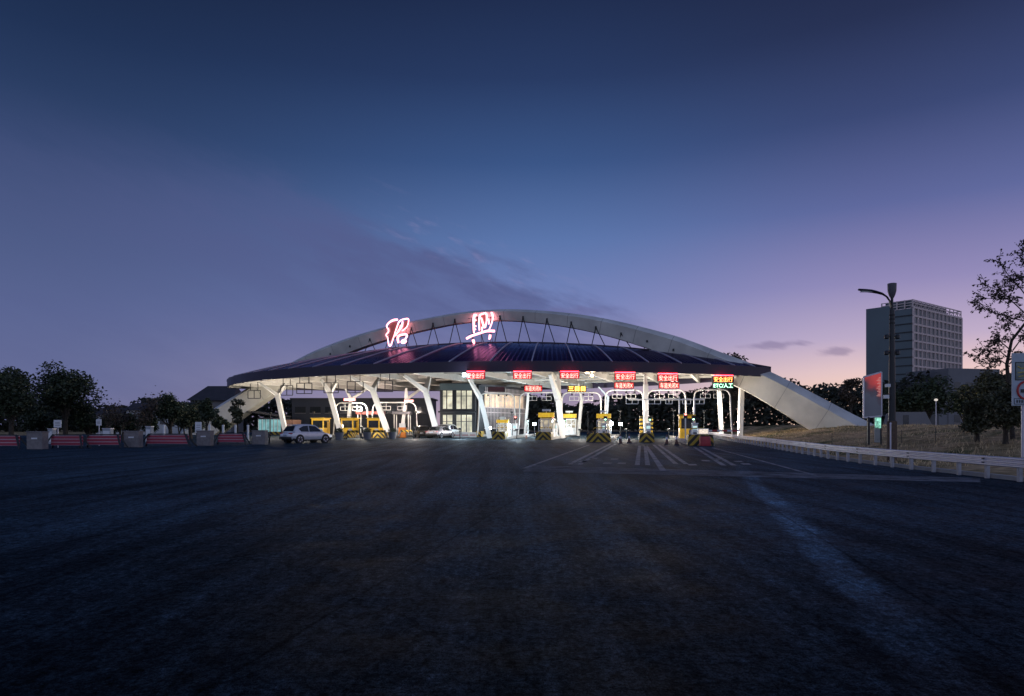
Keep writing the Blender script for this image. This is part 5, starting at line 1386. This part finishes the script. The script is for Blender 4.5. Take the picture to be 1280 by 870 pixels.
def grow(mb,p,d,L_,r,depth,rg,tips,spread=.7,up=.25,nb=(2,3),shrink=.72):
    pts=[p];rs=[r];q=Vector(p);dd=Vector(d).normalized(); n=4
    for k in range(n):
        dd=(dd+Vector((rg.gauss(0,.12),rg.gauss(0,.12),rg.gauss(0,.08)+up*.12))).normalized()
        q=q+dd*(L_/n); pts.append(q.copy()); rs.append(r*(1-.35*(k+1)/n))
    mb.tube(pts,rs,6 if r<.06 else 8,cap=False)
    tips.append((q.copy(),depth))
    if depth==0: return
    for k in range(rg.randint(*nb)+1):
        s=rg.uniform(.45,1); b=pts[min(n,max(1,int(s*n)))]
        nd_=(dd+Vector((rg.gauss(0,spread),rg.gauss(0,spread),rg.gauss(up,spread*.5)))).normalized()
        grow(mb,b.copy(),nd_,L_*shrink*rg.uniform(.7,1.1),rs[-1]*.72,depth-1,rg,tips,spread,up,nb,shrink)
def dense_tree(label,loc,h,rx,base,seed,m='leaf',nl=3200,ls=.22,name='evergreen_tree',group=None,ry=None,clumps=26,trunk_r=.22,lean=0):
    rg=random.Random(seed); o=thing(name,label,'tree',loc,0,group); ry=ry or rx
    tips=[]; mb=MB(); mb.tube([(0,0,-.1),(lean*.3,0,base*.5),(lean*.6,0,base+.3)],[trunk_r*1.25,trunk_r,trunk_r*.85],10)
    cz=(h+base)/2; rz=(h-base)/2
    cl=[]
    for k in range(clumps):
        while True:
            u=Vector((rg.uniform(-1,1),rg.uniform(-1,1),rg.uniform(-1,1)))
            if u.length<1 : break
        u=u*(.55+.45*rg.random())/max(.55,u.length)*u.length if u.length>.0 else u
        cc=Vector((lean+u.x*rx*.82,u.y*ry*.82,cz+u.z*rz*.8)); cr=rg.uniform(.24,.42)*min(rx,rz)*1.15
        cl.append((cc,cr))
        if k%2==0: mb.tube([(lean*.6,0,base+rg.uniform(-.2,.3)),((cc.x+lean)*.45,cc.y*.4,(base+cc.z)/2+.2),tuple(cc)],[trunk_r*.5,trunk_r*.32,.03],6,cap=False)
    mb.build('trunk',M['bark'],o,smooth=True)
    pts=[];rs=np.random.RandomState(seed)
    wsum=sum(r**2 for _,r in cl)
    for cc,cr in cl:
        k=int(nl*cr**2/wsum); d=rs.normal(size=(k,3)); d/=np.linalg.norm(d,axis=1)[:,None]
        rad=cr*(rs.uniform(.25,1.15,size=(k,1)))**.7
        pts.append(np.array(cc)+d*rad*np.array([1,1,.8]))
    link('crown',leaf_mesh('crown',leaf_quads(np.concatenate(pts),ls,seed),M[m]),o)
    return o
def open_tree(label,loc,h,seed,m='leaf3',leaves=0,ls=.1,name='bare_tree',group=None,trunk=.35,depth=4,r=.12,spread=.55,up=.35,lean=(0,0),scat=.35,shrink=.72,first=None):
    rg=random.Random(seed); o=thing(name,label,'tree',loc,0,group)
    mb=MB();tips=[]; L_=h*trunk
    grow(mb,Vector((0,0,-.05)),(lean[0],lean[1],1),L_,r,depth,rg,tips,spread,up,(2,3),shrink)
    mb.build('trunk',M['bark'],o,smooth=True)
    if leaves:
        rs=np.random.RandomState(seed); T=[np.array(t) for t,dp in tips if dp<=1]
        idx=rs.randint(len(T),size=leaves); c=np.array(T)[idx]+rs.normal(size=(leaves,3))*scat
        link('crown',leaf_mesh('crown',leaf_quads(c,ls,seed),M[m]),o)
    return o
gT='trees behind the road edge barricades'
def TL(f,label,px,Y,*a,**k): return f(label,(gx(px,Y),Y,ground_h(gx(px,Y),Y)+.05),*a,**k)
TL(dense_tree,'broad dark evergreen with a pale forked trunk at the picture edge',14,68,7.9,3.9,1.7,11,nl=8500,ls=.16,group=gT,clumps=34)
TL(dense_tree,'tallest round evergreen next to the picture-edge one',82,74,8.9,3.5,1.9,12,nl=8500,ls=.165,group=gT,clumps=34)
TL(dense_tree,'low dark bushy tree below the shoulder of the round evergreen',112,78,4.6,2.9,.3,13,nl=5200,ls=.16,group=gT,clumps=22)
TL(dense_tree,'low dark bushy tree behind the first pillar',52,80,4.4,2.8,.3,14,nl=4500,ls=.16,group=gT,clumps=18)
TL(dense_tree,'bushy dark tree in front of the long white house',213,76,6.0,2.2,.9,15,nl=5200,ls=.14,group=gT,clumps=24)
TL(dense_tree,'rounded dark tree between the bushy one and the hipped roof',238,80,5.3,2.0,.8,16,nl=4200,ls=.14,group=gT,clumps=20)
TL(dense_tree,'narrow dark tree just in front of the arch foot',258,70,5.0,1.35,1.3,17,nl=2200,ls=.15,group=gT,clumps=16,trunk_r=.14)
TL(dense_tree,'little loose green tree standing alone in front of the arch foot',297,62,4.6,.95,1.2,18,'leaf2',nl=900,ls=.14,group=gT,clumps=11,trunk_r=.09)
TL(dense_tree,'small dark shrub tree beside the small white house',150,84,3.8,1.4,.5,19,nl=1400,ls=.16,group=gT,clumps=12,trunk_r=.12)
TL(open_tree,'thin leafless tree just past the round evergreen',131,70,6.2,21,leaves=260,ls=.13,group=gT,r=.09)
TL(open_tree,'thin nearly leafless tree with a clump of leaves before the small white house',153,74,5.6,22,leaves=420,ls=.14,group=gT,r=.09)
TL(open_tree,'thin leafless tree right in front of the small white house',170,72,5.0,23,leaves=120,ls=.12,group=gT,r=.08)
TL(open_tree,'tall twiggy tree over the bushy dark tree',184,74,6.8,24,leaves=520,ls=.14,group=gT,r=.1)
TL(open_tree,'twiggy bare tree rising behind the rounded dark tree',231,82,7.0,25,leaves=80,ls=.12,group=gT,r=.1)
TL(open_tree,'thin bare tree rising behind the narrow dark tree',250,84,6.6,26,leaves=60,ls=.12,group=gT,r=.09)
for k,(px,Y,h_,rx_,lab) in enumerate(((136,86,3.6,1.7,'low dark shrub behind the second small sign'),(163,88,3.4,1.5,'low dark shrub hiding the foot of the small white house'),(186,82,4.2,1.3,'upright dark shrub between the twiggy tree and the bushy one'),(224,90,4.6,2.0,'dark shrub behind the bushy and rounded trees'),(246,88,4.8,1.7,'dark shrub between the rounded tree and the narrow one'),(276,86,3.2,1.3,'low dark shrub by the arch foot'))):
    TL(dense_tree,lab,px,Y,h_,rx_,.2,60+k,nl=2600,ls=.15,group='shrubs along the far verge',clumps=16,name='dark_shrub',trunk_r=.1)
# beyond the canopy
gR='trees beyond the grass bank'
TL(dense_tree,'tall rounded tree showing over the arch shoulder',915,128,17.6,4.2,3,31,'leaf3',nl=3600,ls=.3,group=gR,clumps=26,name='rounded_tree')
TL(dense_tree,'dark conical shrub at the edge of the grass past the lamp',1207,72,5.6,1.7,.2,32,nl=3200,ls=.16,group=gR,clumps=20,name='conical_shrub')
TL(dense_tree,'large dark bushy tree in front of the flat-roofed block',1232,68,6.2,2.6,.3,33,'leaf2',nl=5600,ls=.16,group=gR,clumps=30,name='bushy_tree')
TL(dense_tree,'dark bushy tree behind the road sign',1277,60,5.2,2.3,.3,34,nl=4600,ls=.15,group=gR,clumps=26,name='bushy_tree')
TL(dense_tree,'round tree with pale twigs peeping over the treeline beside the pylon',1064,140,11.6,2.8,3,35,'leaf3',nl=900,ls=.28,group=gR,clumps=14,name='rounded_tree')
TL(dense_tree,'dark tree in front of the tower base',1160,120,9.2,5.0,.5,36,'leaf',nl=4200,ls=.28,group=gR,clumps=28,name='bushy_tree')
TL(dense_tree,'dark tree between the lamp and the tower corner',1128,125,9.0,5.2,.5,37,'leaf',nl=4200,ls=.28,group=gR,clumps=28,name='bushy_tree')
TL(dense_tree,'dark bushy tree at the foot of the tall sparse tree',1257,32.5,3.5,1.25,.15,38,'leaf2',nl=6000,ls=.085,group=gR,clumps=26,name='bushy_tree',trunk_r=.12)
TL(dense_tree,'small dark shrub between the slim yard lamp and the bushy trees',1222,36,2.7,.95,.1,39,'leaf2',nl=3200,ls=.085,group=gR,clumps=18,name='dark_shrub',trunk_r=.1)
# tall sparse tree leaning in at the right
def sparse_tree():
    Y=36; X=gx(1266,Y); zg=ground_h(X,Y); rg=random.Random(91)
    o=thing('sparse_tree','tall sparse tree with small brown leaves spreading in from the picture edge','tree',(X,Y,zg),0,gR)
    q=lambda px,py,y=0: Vector(((px-1266)*Y/K,y,gz(py,Y)-zg))
    mb=MB(); mb.tube([(0,0,-.1),q(1264,500,.1),q(1262,455,.2),q(1268,425,.2),q(1286,400,.1),q(1300,360,.0)],[.12,.10,.085,.07,.06,.045],10)
    # limbs: (points)
    limbs=[[(1285,402),(1262,398),(1238,388),(1216,378)],[(1288,398),(1265,380),(1248,366),(1236,352)],[(1294,385),(1275,360),(1262,340),(1256,325)],[(1298,368),(1285,340),(1278,322),(1272,312)],
           [(1290,398),(1275,395),(1260,404),(1250,412)],[(1263,450),(1248,440),(1235,436),(1222,446)],[(1266,440),(1255,428),(1244,426),(1236,430)],[(1266,438),(1275,424),(1284,420),(1296,424)],[(1262,455),(1272,446),(1284,442),(1298,446)],[(1262,458),(1250,452),(1240,452),(1230,458)],[(1300,362),(1312,336),(1322,322)],[(1295,385),(1315,376),(1335,372)],[(1278,372),(1262,372),(1245,376),(1229,372)],[(1285,352),(1276,346),(1268,352),(1258,358)]]
    tips=[]
    for lb in limbs:
        P=[q(a,b,rg.uniform(-.8,.8)*(i/len(lb))) for i,(a,b) in enumerate(lb)]
        mb.tube(P,[.035,.027,.02,.012][:len(P)],6,cap=False)
        # twigs
        for s in np.linspace(.35,1,9):
            k=min(len(P)-2,int(s*(len(P)-1))); f=s*(len(P)-1)-k; b=P[k].lerp(P[k+1],min(1,f))
            for _ in range(3):
                d=Vector((rg.gauss(-.15,.5),rg.gauss(0,.5),rg.gauss(.12,.42))).normalized()*rg.uniform(.3,.75)
                mb.tube([b,b+d*.5+Vector((0,0,.04)),b+d],[.014,.010,.005],4,cap=False)
                tips.append((b.copy(),d))
    mb.build('trunk',M['bark'],o,smooth=True)
    rs=np.random.RandomState(5); C=[]
    for b,d in tips:
        for _ in range(11): C.append(np.array(b+d*rg.uniform(.3,1.02))+rs.normal(size=3)*.05)
    link('crown',leaf_mesh('crown',leaf_quads(np.array(C),.07,77),M['leaf3']),o)
sparse_tree()
# far treeline, one mass
rs=np.random.RandomState(3); C=[]
def tl_h(x):
    return 6.0+3.6*sstep(25,60,x)+1.2*math.sin(x*.23)+.8*math.sin(x*.61+1)+.6*math.sin(x*1.3)
for _ in range(42000):
    x=rs.uniform(-12,150); y=rs.uniform(150,172)
    h=tl_h(x+ (y-150)*.4)*(1.0 if x<90 else 1.12); z=h*(1-rs.uniform(0,1)**1.6)
    gapy=math.sin(x*.9+y*.7)+math.sin(x*.37-y*.5)
    if z>h*.8 and gapy<-.4: continue
    C.append((x,y,z+ .5))
for _ in range(14000):
    x=rs.uniform(-130,-30); y=rs.uniform(160,175); h=6.0+1.2*math.sin(x*.2)+.8*math.sin(x*.63); C.append((x,y,h*(1-rs.uniform(0,1)**1.6)))
o=link('far_treeline',leaf_mesh('far_treeline',leaf_quads(np.array(C),.62,9),M['leaf_far'])); tag(o,'dark far wood closing the view behind the toll lanes and grass bank','woodland',kind='stuff')
# dry grass on the bank
C=[];V=[]
M['straw']=mat('dry_straw',(.52,.38,.22),.9,var=.35,scale=.6,island=.5)
for _ in range(16000):
    y=26+66*rs.uniform(0,1)**1.3; d=rs.uniform(.8,26); x=rail_x(y)+d
    if math.sin(x*.8+y*.45)+math.sin(x*.31-y*.77)<-.5 and rs.uniform()<.8: continue
    z=ground_h(x,y); h=rs.uniform(.06,.2); a=rs.uniform(0,6.28); w=rs.uniform(.012,.03)
    dx_,dy_=math.cos(a)*w,math.sin(a)*w; lx,ly=rs.normal(0,.06),rs.normal(0,.06)
    V+= [(x-dx_,y-dy_,z-.02),(x+dx_,y+dy_,z-.02),(x+lx+dx_*.3,y+ly+dy_*.3,z+h),(x+lx-dx_*.3,y+ly-dy_*.3,z+h)]
o=link('dry_grass',leaf_mesh('dry_grass',np.array(V),M['straw'])); tag(o,'dry straw-coloured grass tufts over the bank behind the guardrail','grass',kind='stuff')
bpy.context.view_layer.update()
